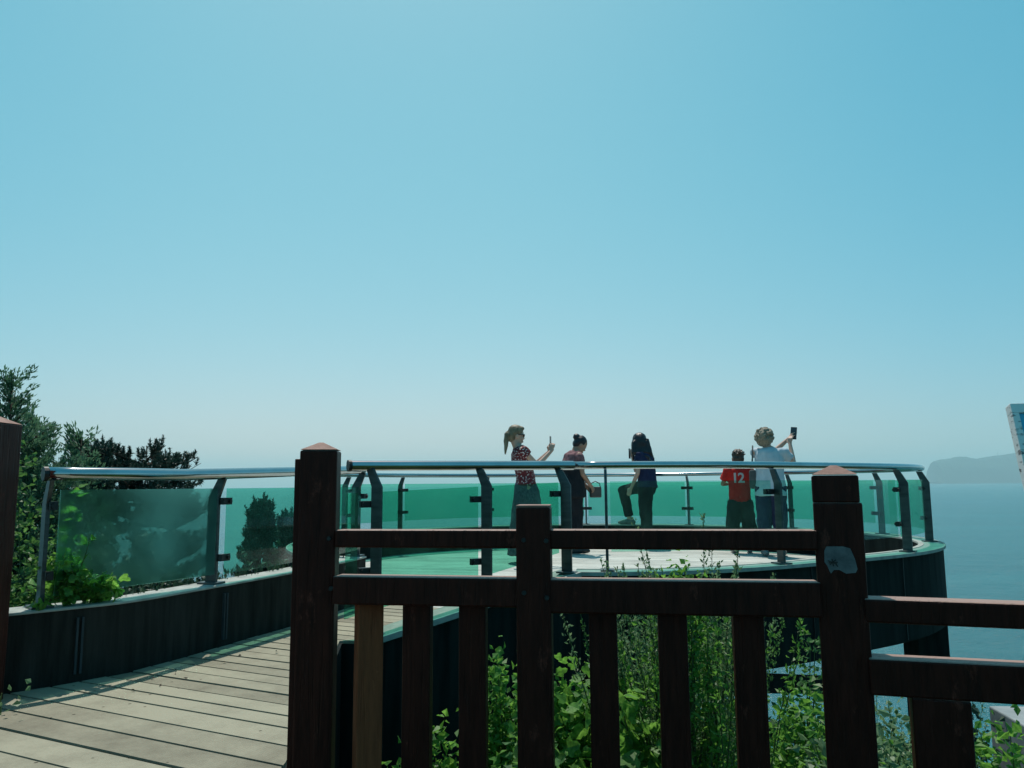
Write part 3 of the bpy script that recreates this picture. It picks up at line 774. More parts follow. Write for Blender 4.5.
def wispy_weed(name, label, cat, base, height, rad, nstem, m, group=None, ll=.022, dens=60):
    e = empty(name, base, label, cat, group); st = MB(); L = Leaves(); b = Vector(base)
    for i in range(nstem):
        an = U(0, 2 * pi); rr_ = sqrt(R()) * rad
        root = b + Vector((cos(an) * rr_ * .7, sin(an) * rr_ * .7, -.03))
        h = height * U(.78, 1.0)
        pts = curve_pts(root, (cos(an) * .28 * rr_ / max(rad, .01), sin(an) * .2, 1), h, 7, .35, .2)
        st.tube(pts, [.005 * (1 - k / 9) for k in range(8)], 4)
        for j in range(dens):
            t = .45 + .55 * R(); q = t * 7; i0 = min(6, int(q)); p = pts[i0].lerp(pts[i0 + 1], q - i0)
            d = rv(); d.z += .7; side = rv(); side.z *= .4
            L.leaf(p + side * ll * 1.8 * (1.2 - t), d, ll * U(.6, 1.5) * (1.25 - .6 * t), ll * .38)
    st.build('stems', 'stem', e); L.build('foliage', m, e); return e

def feather_tree(name, label, base, height, wid, nbr, m, leaders=2, group=None, ll=.055, dens=20):
    """upright young tree with ascending feathery branches"""
    e = empty(name, base, label, 'tree', group); b = Vector(base); tr = MB(); L = Leaves(); br = MB()
    for li in range(leaders):
        h = height * (1 if li == 0 else U(.72, .9)); off = Vector((0, 0, 0)) if li == 0 else Vector((U(.2, .35) * wid * (1 if li % 2 else -1), U(-.2, .2), 0))
        top_ = b + off + Vector((U(-.05, .05), U(-.05, .05), h))
        ax = [b + Vector((0, 0, -.2)), b + off * .35 + Vector((0, 0, h * .3)), b + off * .8 + Vector((.02, 0, h * .65)), top_]
        tr.tube(ax, [.05, .035, .02, .006], 7)
        nb = nbr if li == 0 else int(nbr * .7)
        for i in range(nb):
            t = .12 + .88 * (i + R()) / nb; q = t * 3; i0 = min(2, int(q)); p = ax[i0].lerp(ax[i0 + 1], q - i0)
            an = U(0, 2 * pi); ln = wid * (1.08 - t) ** .8 * U(.45, 1.05) + .08
            pts = curve_pts(p, (cos(an), sin(an), .25 + .5 * t), ln, 5, .4, .35)
            br.tube(pts, [.010, .008, .006, .004, .003, .002], 4)
            for j in range(int(dens * (ln + .25))):
                tt = .1 + .9 * R(); qq = tt * 5; k0 = min(4, int(qq)); pp = pts[k0].lerp(pts[k0 + 1], qq - k0)
                d = (pts[k0 + 1] - pts[k0]).normalized() + rv() * .9 + Vector((0, 0, .25))
                sub = pp + rv() * .05
                for u in range(3):
                    L.leaf(sub + rv() * .02, d + rv() * .5, ll * U(.6, 1.3), ll * .30)
    t_ = tr.build('trunk', 'bark', e, smooth=True); br.build('branches', 'bark', e); L.build('crown', m, e); return e

def pine(name, label, base, height, wid, tiers, m='needle', group=None, flat=.05, needle=.075, ncand=3, start=.35, lean=0.0, conical=.5):
    """pine with near level limbs, each ending in a plate of upright candles"""
    e = empty(name, base, label, 'tree', group); b = Vector(base); tr = MB(); br = MB(); L = Leaves()
    ax = [b + Vector((0, 0, -.3)), b + Vector((U(-.1, .1) + lean * .3, U(-.1, .1), height * .35)), b + Vector((U(-.12, .12) + lean * .7, 0, height * .7)), b + Vector((lean, 0, height * .95))]
    tr.tube(ax, [.11, .085, .055, .02], 9)
    def candle(p, d, ln):
        d = d.normalized()
        for j in range(34):
            t = R(); q = p + d * ln * t
            L.needle(q, d * U(.1, .8) + rv() * .8, needle * U(.55, .9) * (1.1 - .5 * t), .017)
    for i in range(tiers):
        t = start + (1 - start) * (i + .5 * R()) / tiers; q = t * 3; i0 = min(2, int(q)); p = ax[i0].lerp(ax[i0 + 1], q - i0)
        for k in range(5):
            an = k * 2 * pi / 5 + U(-.4, .4) + i * .9
            ln = wid * U(.55, 1.0) * (1.0 - conical * ((t - start) / (1 - start)) ** (1.5 if conical < .9 else .8))
            pts = curve_pts(p, (cos(an), sin(an), flat + U(-.15, .2)), ln, 6, .22, .10)
            br.tube(pts, [.03, .026, .021, .016, .012, .008, .005], 5)
            for s_ in range(2, 7):
                for c in range(ncand):
                    d = (pts[s_] - pts[s_ - 1]).normalized()
                    sd = d.cross(Vector((0, 0, 1))).normalized() * U(-1, 1)
                    tw = curve_pts(pts[s_], d * .6 + sd + Vector((0, 0, .05)), .08 + .22 * R() * wid, 3, .25, .45)
                    br.tube(tw, [.006, .005, .004, .003], 4)
                    candle(tw[2], Vector((U(-.35, .35), U(-.35, .35), 1)) + (tw[3] - tw[1]) * 1.5, .09 + .06 * R())
                    if R() < .5: candle(tw[1], (tw[3] - tw[0]), .12)
    for c in range(5): candle(ax[3] + rv() * .07, Vector((U(-.4, .4), U(-.4, .4), 1)), .14)
    tr.build('trunk', 'bark', e, smooth=True); br.build('branches', 'bark', e); L.build('crown', m, e); return e

def at(px, py, Y):
    """world point on the ray of the camera through a pixel at depth Y, for planning where a plant stands"""
    v_ = co.matrix_world.to_3x3() @ Vector(((px - 512) / F_PX, (384 - py) / F_PX, -1)); return v_ * (Y / v_.y)

# trees beyond the left wall
p = at(14, 384, 7.0); feather_tree('conifer_tree', 'tall feathery green tree with two leaders rising behind the left post', (p.x, 7.0, -2.2), p.z + 2.2, .85, 110, 'feather', 3, None, .046, 70)
p = at(44, 424, 7.4); feather_tree('conifer_tree', 'dense feathery tree between the tallest one and the handrail end', (p.x - .05, 7.4, -2.3), p.z + 2.3, .85, 110, 'feather', 2, None, .048, 70)
p = at(36, 432, 5.6); leafy_bush('broadleaf_shrub', 'mid green leafy shrub between the left post and the first railing post', 'shrub', (p.x - .12, 5.5, -1.7), 1.92, .42, .4, 30, 2600, .055, 'leaf_mid')
p = at(80, 436, 8.2); feather_tree('conifer_tree', 'small bushy feathery tree just right of the tall one behind the misted pane', (p.x, 8.2, -2.6), p.z + 2.6, .85, 70, 'feather', 2, None, .06, 44)
p = at(143, 460, 11.5); pine('pine_tree', 'broad flat topped dark pine whose tips stick up above the left handrail', (p.x, 11.5, -4.4), (p.z + 4.4) / .95, .86, 10, 'needle', 'pines beyond the walkway', .12, .085, 3, .74, 0, .30)
p = at(92, 452, 10.2); pine('pine_tree', 'dark pine standing left of the flat topped one behind the misted pane', (p.x, 10.2, -4.0), (p.z + 4.0) / .95, .62, 10, 'needle', 'pines beyond the walkway', .15, .08, 4, .45, 0, .7)
for (px, py, Y, w_, lb) in ((262, 506, 10.5, .60, 'young dark pine seen through the clear pane, left and taller of two'),
                            (289, 518, 11.8, .60, 'young dark pine beside the tall fence post, right and shorter of two')):
    p = at(px, py, Y); pine('pine_tree', lb, (p.x, Y, -4.4), (p.z + 4.4) / .95, w_, 11, 'needle', 'pines beyond the walkway', .55, .075, 2, .5, 0, .96)
p = at(172, 505, 9.8); pine('pine_tree', 'dark bushy pine half hidden behind the misted pane', (p.x, 9.8, -3.8), (p.z + 3.8) / .95, .55, 9, 'needle', 'pines beyond the walkway', .2, .08, 4, .4, 0, .6)
p = at(118, 506, 7.0); leafy_bush('broadleaf_shrub', 'dark leafy shrub pressed close behind the misted glass pane', 'shrub', (p.x, 7.0, -2.0), 1.75, 1.0, .5, 55, 5200, .06, 'leaf_dark')
p = at(262, 545, 7.2); leafy_bush('broadleaf_shrub', 'low dark shrub below the young pines behind the clear pane', 'shrub', (p.x, 7.2, -2.3), p.z + 2.35, .55, .4, 34, 3000, .05, 'leaf_dark')
# climbing vine spilling over the wall
vn = empty('climbing_vine', (-2.08, 4.42, WZ), 'bright green lobed vine spilling over the wall coping beside the first railing post', 'vine'); st = MB(); L = Leaves()
for i in range(20):
    x = U(60, 116); p0 = at(x, 596 - (x - 60) * .05, 4.03 + .0034 * (x - 60)); 
    pts = curve_pts(p0, (U(-.4, .5), U(-.5, .3), U(-.1, 1)), U(.10, .30) * (1 if x < 100 else .6), 5, .5, -.5)
    st.tube(pts, [.004, .004, .003, .003, .002, .0015], 4)
    for j in range(22):
        q = R() * 5; k0 = min(4, int(q)); pp = pts[k0].lerp(pts[k0 + 1], q - k0)
        d = rv(); d.y -= .4; d.z -= .15; s_ = U(.03, .062); L.leaf(pp + rv() * .035, d, s_, s_ * .62, True)
for (xa, ya, xb, yb) in ((70, 590, 78, 488), (66, 585, 70, 500)):
    pa_, pb_ = at(xa, ya, 4.08), at(xb, yb, 4.14); pts = [pa_.lerp(pb_, k / 6) + rv() * .02 for k in range(7)]
    st.tube(pts, [.004] * 7, 4)
    for j in range(15):
        q = R() * 6; k0 = min(5, int(q)); pp = pts[k0].lerp(pts[k0 + 1], q - k0); d = rv(); d.z -= .2; s_ = U(.03, .06); L.leaf(pp + rv() * .03, d, s_, s_ * .62, True)
st.build('stems', 'stem', vn); L.build('foliage', 'leaf_bright', vn)
# weeds between coping and glass, and small leaves at the foot of the left post
L = Leaves(); we = empty('wall_weeds', (-1.7, 5.2, WZ), 'low ragged weeds growing along the foot of the left glass panes', 'weeds'); we['kind'] = 'stuff'
del we['label']; del we['category']; bpy.data.objects.remove(we)
for i in range(330):
    s_ = U(s_at_px(128), tot * .97); p, d = at_len(ctr, s_); p = Vector((p.x - d.y * U(.05, .18), p.y + d.x * U(.05, .18), WZ + U(-.03, .03)))
    L.leaf(p, Vector((U(-.6, .6), U(-.6, .6), 1)), U(.02, .06) * (1.5 if R() < .08 else 1), U(.006, .02))
tag(L.build('wall_weeds', 'leaf_dark', None), 'low ragged weeds growing along the foot of the left glass panes', 'weeds', kind='stuff')
leafy_bush('small_plant', 'few pale leaves sprouting at the foot of the thick left post', 'plant', (-2.17, 3.42, FL), .12, .08, .07, 8, 46, .032, 'leaf_dusty')

# a few dry leaves and bits of grit lying on the walkway
for i_ in range(9):
    t_ = U(0, 1); x_, y_ = (-2.0 + .55 * t_ + U(-.05, .28), 3.75 + 1.25 * t_ + U(-.15, .1))
    Lf = Leaves(); Lf.leaf(Vector((x_, y_, FL + .006)), Vector((U(-1, 1), U(-1, 1), .05)), U(.018, .034), U(.01, .018))
    tag(Lf.build('dry_leaf', 'bark', None), 'small dry brown leaf lying on the plank walkway near the low wall', 'leaf', 'dry leaves on the walkway')
# bushes between the fence and the platform
G2 = 'bushes below the wooden fence'
def pb(px, py, Y): p = at(px, py, Y); return p
def bush_px(px, topy, Y, w_, name, label, nst, nl, ll, m, fn='leaf', **kw):
    p = at(px, topy, Y); g = ground_z(p.x, Y); h = p.z - g
    if fn == 'leaf': return leafy_bush(name, label, 'bush', (p.x, Y, g), h, w_, w_ * .8, nst, nl, ll, m, G2, **kw)
    return wispy_weed(name, label, 'weed', (p.x, Y, g), h, w_, nst, m, G2, ll, kw.get('dens', 60))
bush_px(448, 690, 3.6, .20, 'leafy_bush', 'low leafy bush against the dark kerb wall, leftmost below the lower rail', 18, 1300, .05, 'leaf_bright', low=.45)
bush_px(502, 648, 3.9, .15, 'leafy_bush', 'narrow leafy bush just left of the short middle post', 18, 1700, .045, 'leaf_bright', low=.4)
bush_px(572, 607, 3.5, .19, 'leafy_bush', 'bright leafy bush touching the lower rail just right of the middle post', 26, 3000, .05, 'leaf_bright', lobed=True, low=.35)
bush_px(640, 622, 3.9, .22, 'leafy_bush', 'grassy tangled bush under the middle of the right fence bay', 40, 4200, .042, 'leaf_dusty', low=.35)
bush_px(625, 712, 3.1, .20, 'leafy_bush', 'low big leaved plant at the bottom between the second and third slats', 12, 600, .07, 'leaf_bright', lobed=True, low=.4)
bush_px(672, 500, 3.45, .05, 'wispy_weed', 'tall wispy weed standing above the upper rail', 24, 0, .026, 'leaf_dusty', 'wispy', dens=190)
bush_px(664, 549, 3.3, .06, 'wispy_weed', 'thin wispy weed showing in the gap between the two rails', 22, 0, .026, 'leaf_dusty', 'wispy', dens=150)
bush_px(708, 557, 3.2, .05, 'wispy_weed', 'short wispy weed right of the tall one between the rails', 22, 0, .028, 'leaf_bright', 'wispy', dens=110)
bush_px(680, 560, 3.15, .13, 'leafy_bush', 'bright little leafy plant just above the lower rail among the weeds', 24, 1500, .032, 'leaf_bright', low=.72, hmin=.88)
bush_px(708, 624, 4.2, .24, 'leafy_bush', 'fine leaved bush behind the last two slats', 60, 7000, .034, 'leaf_mid', low=.35)
bush_px(700, 690, 3.2, .25, 'leafy_bush', 'dark leafy bush low down behind the fourth slat', 18, 1400, .05, 'leaf_bright', low=.4)
bush_px(805, 678, 4.0, .26, 'leafy_bush', 'bright narrow leaved bush just left of the right post', 30, 3400, .046, 'leaf_bright', low=.35)
bush_px(885, 686, 4.2, .17, 'wispy_weed', 'pale feathery weed just right of the right post', 30, 0, .030, 'leaf_dusty', 'wispy', dens=130)
bush_px(868, 622, 4.4, .03, 'wispy_weed', 'single thin sprig beside the right post above the heavy rail', 2, 0, .022, 'leaf_dusty', 'wispy', dens=40)
bush_px(945, 638, 5.4, .20, 'leafy_bush', 'dark round leaved bush peeping above the heavy right rail', 16, 900, .055, 'leaf_dark', low=.5)
bush_px(985, 722, 3.6, .26, 'leafy_bush', 'bright leafy bush in the lower right corner before the pale block', 22, 2200, .048, 'leaf_bright', low=.4)
bush_px(712, 668, 5.6, .38, 'leafy_bush', 'shadowy fine leaved bush further down behind the last slat', 34, 3000, .05, 'leaf_mid', low=.4)
bush_px(790, 700, 5.8, .45, 'leafy_bush', 'wide mid green bush lower down the slope behind the support frame', 40, 3600, .06, 'leaf_mid', low=.35)
bush_px(900, 722, 5.0, .35, 'leafy_bush', 'mid green bush below the heavy right rail in front of the column', 26, 2400, .05, 'leaf_mid', low=.4)
bush_px(676, 556, 3.55, .09, 'wispy_weed', 'broad clump of thin upright weeds right behind the lower rail', 34, 0, .024, 'leaf_mid', 'wispy', dens=140)
bush_px(838, 700, 3.7, .16, 'leafy_bush', 'small bright bush tucked against the left side of the right post', 16, 1300, .04, 'leaf_bright', low=.4)
bush_px(893, 704, 3.9, .17, 'leafy_bush', 'pale fine leaved bush between the right post and the thick lower post', 20, 1700, .034, 'leaf_dusty', low=.4)
bush_px(820, 640, 4.6, .26, 'leafy_bush', 'loose tall bush in front of the platform braces', 26, 2200, .04, 'leaf_mid', low=.4)
bush_px(860, 720, 3.2, .28, 'leafy_bush', 'low tangled bush at the foot of the right post', 22, 1500, .045, 'leaf_dusty', low=.4)
bush_px(480, 740, 3.0, .35, 'leafy_bush', 'low dark tangle at the very bottom left of the middle post', 22, 1500, .045, 'leaf_mid', low=.4)
# undergrowth over the whole slope
L = Leaves()
for i in range(15000):
    Y = 2.6 + 9 * R() ** 1.6; X = U(-.75, 1.0) * Y * .8 + .4
    if X < -.72 and Y < 6.6: continue
    g = ground_z(X, Y); s_ = U(.03, .08)
    L.leaf(Vector((X, Y, g + U(0, .28) * R())), Vector((U(-.7, .7), U(-.7, .7), U(.1, 1))), s_, s_ * .5)
for i in range(9000):
    Y = 3.8 + 12 * R(); X = -2.4 - .18 * (Y - 4) - U(0, 5)
    g = ground_z(X, Y); s_ = U(.04, .10); L.leaf(Vector((X, Y, g + U(0, .5) * R())), Vector((U(-.7, .7), U(-.7, .7), U(.1, 1))), s_, s_ * .5)
tag(L.build('undergrowth', 'leaf_mid', None), 'dense low green undergrowth covering the slope', 'undergrowth', kind='stuff')
#@@PEOPLE
# ------------------------------------------------------------------ people on the platform
def cloth(name, c1, c2, sc_=14, rough=.85, bs=.4):
    return noisy(name, c1, c2, sc_, (1, 1, .5), rough, bs, .006, .2)
M['skin'] = noisy('tanned_skin', (.28, .15, .10), (.40, .23, .165), 8, (1, 1, 1), .55, .1, .001, .35)
M['skin_fair'] = noisy('fair_skin', (.42, .25, .19), (.54, .35, .27), 8, (1, 1, 1), .55, .1, .001, .35)
M['hair_blond'] = noisy('blond_hair', (.075, .055, .034), (.25, .19, .115), 40, (1, 1, .2), .5, .6, .004, .4)
M['hair_black'] = noisy('black_hair', (.006, .005, .008), (.018, .015, .02), 40, (1, 1, .2), .4, .6, .004, .4)
M['hair_brown'] = noisy('brown_hair', (.02, .014, .01), (.07, .05, .035), 40, (1, 1, .2), .5, .6, .004, .4)
M['hair_grey'] = noisy('curly_grey_blond_hair', (.10, .08, .06), (.42, .36, .27), 60, (1, 1, 1), .6, .9, .01, .3)
M['shirt_blue'] = cloth('pale_blue_cotton', (.34, .41, .47), (.48, .55, .60))
M['red'] = cloth('red_jersey', (.36, .014, .012), (.52, .026, .02))
M['navy'] = cloth('navy_cotton', (.010, .014, .045), (.020, .028, .075))
M['denim'] = cloth('dark_blue_denim', (.012, .018, .05), (.03, .04, .085), 40)
M['black_cloth'] = cloth('black_cotton', (.008, .009, .012), (.018, .019, .024))
M['dark_teal'] = cloth('dark_shorts', (.012, .020, .020), (.025, .035, .034))
M['grey_knit'] = cloth('grey_knit', (.06, .042, .062), (.17, .13, .175), 60)
M['mauve'] = cloth('mauve_print_cotton', (.09, .035, .045), (.26, .13, .14), 22)
M['shoe'] = noisy('worn_canvas_shoe', (.10, .12, .12), (.20, .22, .21), 20, (1, 1, 1), .8, .2, .002, .3)
M['white_mark'] = noisy('white_print', (.36, .37, .38), (.48, .48, .48), 20, (1, 1, 1), .8, .1, .001, .2)
M['bag_grey'] = cloth('grey_canvas', (.05, .06, .062), (.10, .11, .115), 30)
M['bag_brown'] = noisy('brown_leather', (.04, .036, .034), (.075, .066, .06), 12, (1, 1, 1), .5, .2, .003, .4)
m, nt, out = mat('dotted_maroon_cotton')
v = coords(nt); vo = nd(nt, 'ShaderNodeTexVoronoi'); vo.inputs['Scale'].default_value = 46; nt.links.new(v, vo.inputs['Vector'])
r = ramp(nt, vo.outputs['Distance'], [(.27, (.62, .55, .55)), (.33, (.11, .008, .014))])
p = nd(nt, 'ShaderNodeBsdfPrincipled'); p.inputs['Roughness'].default_value = .85; nt.links.new(r.outputs['Color'], p.inputs['Base Color'])
nt.links.new(p.outputs[0], out.inputs['Surface']); M['dotted'] = m

def skinify(o, vox, it=6):
    rm = o.modifiers.new('remesh', 'REMESH'); rm.mode = 'VOXEL'; rm.voxel_size = vox; rm.use_smooth_shade = True
    sm = o.modifiers.new('smooth', 'SMOOTH'); sm.iterations = it; sm.factor = .5
    return o
def V(*a): return Vector(a)
fold_tex = bpy.data.textures.new('cloth_folds', 'CLOUDS'); fold_tex.noise_scale = .11; fold_tex.noise_depth = 2
FOLD = {'top', 'blouse', 'tunic', 'trousers', 'shirt', 'jersey', 'shorts', 'skirt', 'hair'}
class Person:
    def __init__(s, label, pos, yaw, skin, group='visitors on the lookout platform'):
        s.e = empty('person', (pos[0], pos[1], FL), label, 'person', group, yaw)
        s.b = MB(); s.skin = skin
    def part(s, mb, name, m, vox=None, parent=None, it=6):
        o = mb.build(name, m, parent or s.e, smooth=True, rel=False)
        if vox:
            skinify(o, vox, it)
            if name in FOLD:
                dm = o.modifiers.new('folds', 'DISPLACE'); dm.texture = fold_tex; dm.texture_coords = 'GLOBAL'; dm.strength = .030 if name != 'hair' else .02; dm.mid_level = .48
        return o
    def limb(s, pts, rad): s.b.tube(pts, rad, 12, round_ends=True)
    def head(s, c, yaw=0, pitch=0, roll=0):
        """c: centre of the skull; yaw>0 turns to the person's left, pitch<0 looks down"""
        s.hc = Vector(c); s.hr = Euler((pitch, roll, yaw), 'XYZ'); s.hm = s.hr.to_matrix()
        for (off, r) in (((0, 0, .015), (.072, .090, .098)), ((0, .022, -.055), (.054, .066, .062)), ((0, .040, -.088), (.030, .036, .024)),
                         ((0, .092, -.028), (.011, .018, .018)), ((0, .082, -.008), (.008, .014, .03)), ((0, .084, -.068), (.022, .012, .007)), ((0, .083, -.080), (.018, .011, .007)),
                         ((-.074, -.005, -.018), (.010, .020, .031)), ((.074, -.005, -.018), (.010, .020, .031)),
                         ((-.03, .076, .014), (.024, .014, .009)), ((.03, .076, .014), (.024, .014, .009)), ((-.042, .062, -.035), (.02, .02, .02)), ((.042, .062, -.035), (.02, .02, .02))):
            s.b.ell(s.hp(off), r, s.hr)
    def hp(s, off): return s.hc + s.hm @ Vector(off)
    def neck(s, base, r=.052):
        s.limb([base, s.hp((0, -.022, -.06))], [r * 1.08, r])
    def eyes(s):
        for x in (-.029, .029):
            mb = MB(); mb.ell(s.hp((x, .079, -.003)), (.012, .011, .008), s.hr, 10, 8); s.part(mb, 'eye', 'white_mark')
            mb2 = MB(); mb2.ell(s.hp((x, .088, -.003)), (.005, .004, .005), s.hr, 8, 6); s.part(mb2, 'iris', 'black', parent=s.e.children[-1])
        mb = MB(); mb.ell(s.hp((0, .096, -.074)), (.020, .004, .003), s.hr, 10, 6); s.part(mb, 'lips', 'mauve')
    def hand(s, wrist, d, nrm, curl=.6, side=1, sc_=1.0):
        """palm facing nrm, fingers along d; thumb on 'side'"""
        d = Vector(d).normalized(); nrm = Vector(nrm); nrm = (nrm - d * nrm.dot(d)).normalized(); w_ = d.cross(nrm).normalized() * side
        W = Vector(wrist)
        for k in (-1.2, -.4, .4, 1.2): s.b.tube([W + w_ * .008 * k, W + d * .085 * sc_ + w_ * .018 * k * sc_], [.014 * sc_, .012 * sc_], 8, round_ends=True)
        lens = (.060, .072, .077, .068)
        for k in range(4):
            o = W + d * .085 * sc_ + w_ * (.030 - .020 * (3 - k)) * sc_ * 1.0
            l = lens[k] * sc_; a1 = curl * .7; a2 = curl * 1.7
            q1 = o + (d * cos(a1) + nrm * sin(a1)) * l * .5; q2 = q1 + (d * cos(a2) + nrm * sin(a2)) * l * .45
            s.b.tube([o - d * .02, o, q1, q2], [.0098 * sc_, .0095 * sc_, .0088 * sc_, .0075 * sc_], 8, round_ends=True)
        t0 = W + d * .022 * sc_ + w_ * .022 * sc_; t1 = t0 + (d * .6 + w_ * .7 + nrm * .35).normalized() * .04 * sc_; t2 = t1 + (d * .9 + nrm * .5).normalized() * .032 * sc_
        s.b.tube([t0, t1, t2], [.013 * sc_, .011 * sc_, .009 * sc_], 8, round_ends=True)
    def arm(s, sh, el, wr, k=1.0):
        sh, el, wr = V(*sh), V(*el), V(*wr)
        s.limb([sh, sh.lerp(el, .5), el], [.046 * k, .042 * k, .036 * k]); s.limb([el, el.lerp(wr, .3), wr], [.037 * k, .036 * k, .025 * k])
        s.limb([wr, wr + (wr - el).normalized() * .03], [.025 * k, .022 * k])
        s.sh, s.el, s.wr = sh, el, wr
    def leg(s, hip, kn, an, toe, k=1.0):
        hip, kn, an, toe = V(*hip), V(*kn), V(*an), V(*toe)
        s.limb([hip, hip.lerp(kn, .5), kn], [.085 * k, .072 * k, .054 * k]); s.limb([kn, kn.lerp(an, .3), an], [.054 * k, .056 * k, .036 * k])
        s.limb([an + (an - toe) * .2 - V(0, 0, .02), toe], [.038 * k, .028 * k])
    def torso(s, pelvis, waist, chest, neck, wd=.155):
        pts = [V(*pelvis) - V(0, 0, .06), V(*pelvis), V(*waist), V(*chest), V(*neck)]
        s.b.tube(pts, [.085, .108, .092, .112, .055], 16, round_ends=True, flat=wd / .105)
        s.tp = pts
    def done(s, vox=.0075): s.part(s.b, 'body', s.skin, vox)
    def shoe(s, an, toe, m, k=1.0):
        an, toe = V(*an), V(*toe); f = (toe - an); f.z = 0; f.normalize(); z0 = min(an.z, toe.z) - .055
        mb = MB(); zz = toe.z - .005
        mb.tube([an - f * .05 + V(0, 0, zz - an.z + .012), an + f * .04 + V(0, 0, zz - an.z + .014), toe + V(0, 0, .005), toe + f * .05], [.045 * k, .048 * k, .046 * k, .030 * k], 12, round_ends=True, flat=.9)
        mb.tube([an, an - V(0, 0, .05)], [.044 * k, .048 * k], 12); s.part(mb, 'shoe', m, .009)
def phone(label, c, up, face, sz=(.075, .155, .009)):
    up = Vector(up).normalized(); face = Vector(face); face = (face - up * face.dot(up)).normalized(); sd = up.cross(face)
    e = empty('smartphone', c, label, 'phone', 'phones held up by visitors'); M4 = Matrix((sd, face, up)).transposed()
    c = Vector(c); mb = MB(); mb.box(c, (sz[0], sz[2], sz[1]), M4=M4); mb.build('case', 'black', e, bevel=.003)
    M.setdefault('screen', noisy('dim_glass_screen', (.02, .03, .04), (.03, .045, .06), 5, (1, 1, 1), .08, .0, .001, .5))
    mb = MB(); mb.box(c + face * (sz[2] / 2 + .0005), (sz[0] * .92, .001, sz[1] * .93), M4=M4); mb.build('screen', 'screen', e)
    mb = MB(); mb.box(c - face * (sz[2] / 2 + .0015) + up * sz[1] * .36 - sd * sz[0] * .22, (.022, .003, .022), M4=M4); mb.build('camera_lens', 'screen', e)
    return e
def wpt(P, q): return P.e.location + Matrix.Rotation(P.e.rotation_euler.z, 3, 'Z') @ Vector(q)
def wdir(P, d): return Matrix.Rotation(P.e.rotation_euler.z, 3, 'Z') @ Vector(d)

# --- woman with a blond ponytail photographing to the right
P = Person('woman with blond ponytail in dotted red top holding a phone out with both arms', (.165, 9.7), radians(-82), 'skin_fair')
P.torso((0, .0, .95), (0, -.015, 1.08), (0, -.06, 1.27), (0, -.10, 1.40)); P.head((0, -.115, 1.545), radians(4), radians(-6)); P.neck((0, -.105, 1.40))
for s_ in (-1, 1):
    P.leg((s_ * .085, 0, .90), (s_ * .09, .03, .49), (s_ * .10, -.01, .085), (s_ * .11, .12, .04))
    P.arm((s_ * .165, -.075, 1.355), (s_ * .13, .12, 1.17), (s_ * .045 + (.02 if s_ > 0 else 0), .30, 1.345), .92)
    P.hand(P.wr, (-s_ * .1, .25, .95), (-s_ * .9, .2, -.1), .95, s_, .92)
P.done()
mb = MB(); mb.tube([(0, .0, .93), (0, -.01, 1.06), (0, -.055, 1.25), (0, -.075, 1.345), (0, -.10, 1.405)], [.128, .110, .122, .112, .066], 18, flat=1.42)
for s_ in (-1, 1): mb.tube([(s_ * .12, -.08, 1.355), (s_ * .165, -.065, 1.35), (s_ * .165, .0, 1.29)], [.062, .066, .064], 12)
P.part(mb, 'top', 'dotted', .012)
mb = MB(); mb.tube([(0, .0, .98), (0, 0, .88), (0, .005, .62), (0, .01, .10)], [.120, .150, .19, .25], 22, flat=1.2); sk = P.part(mb, 'skirt', 'grey_knit', .014)
for s_ in (-1, 1): P.shoe((s_ * .10, -.01, .085), (s_ * .11, .12, .04), 'shoe')
mb = MB(); mb.ell(P.hp((0, -.016, .040)), (.085, .097, .092), P.hr); mb.ell(P.hp((0, -.06, -.01)), (.078, .06, .085), P.hr); mb.ell(P.hp((0, .05, .085)), (.06, .045, .03), P.hr)
mb.tube([P.hp((0, -.10, .03)), P.hp((0, -.120, .00)), P.hp((.005, -.122, -.08)), P.hp((0, -.118, -.17)), P.hp((-.01, -.115, -.25))], [.022, .034, .033, .022, .006], 10)
mb.tube([P.hp((.02, -.10, -.04)), P.hp((.03, -.118, -.14)), P.hp((.03, -.122, -.25))], [.012, .014, .004], 8)
for i in range(40):
    d = rv(); d.y = -abs(d.y); q = P.hp((d.x * .083, -.016 + d.y * .095, .04 + d.z * .09)); mb.tube([q, q + P.hm @ Vector((d.x * .015, -.02, -.035))], [.007, .003], 5)
P.part(mb, 'hair', 'hair_blond', .007, None, 2)
mb = MB()
for x in (-.033, .033): mb.ell(P.hp((x, .088, .002)), (.028, .008, .021), P.hr, 12, 8)
mb.bar(P.hp((-.07, .06, .008)), P.hp((.07, .06, .008)), .006, .008)
for x in (-.075, .075): mb.bar(P.hp((x, -.01, .005)), P.hp((x, .08, .006)), .006, .010)
P.part(mb, 'sunglasses', 'black')
phone('phone held upright by the woman with the blond ponytail', wpt(P, (.01, .305, 1.455)), (0, -.12, 1), wdir(P, (0, -1, .06)))

# --- woman in mauve top looking down
P = Person('dark haired woman with a bun in mauve and black looking down at her bag', (.84, 11.0), radians(-72), 'skin')
P.torso((0, -.01, .93), (0, -.02, 1.06), (0, .0, 1.24), (0, .045, 1.37), .17); P.head((0, .115, 1.49), radians(-4), radians(-36)); P.neck((0, .03, 1.37))
for s_ in (-1, 1):
    P.leg((s_ * .085, -.01, .89), (s_ * .09, .02, .48), (s_ * .10, -.03, .085), (s_ * .12, .10, .04))
    P.arm((s_ * .17, .02, 1.335), (s_ * .19, .06, 1.08), (s_ * .08, .225, .92), .95); P.hand(P.wr, (-s_ * .2, .5, -.6), (-s_ * .8, -.2, -.3), .9, s_, .95)
P.done()
mb = MB(); mb.tube([(0, -.01, 1.06), (0, -.005, 1.22), (0, .012, 1.33), (0, .035, 1.39)], [.142, .152, .130, .070], 18, flat=1.34)
for s_ in (-1, 1): mb.tube([(s_ * .12, .02, 1.335), (s_ * .172, .025, 1.325), (s_ * .188, .05, 1.18)], [.064, .068, .062], 12)
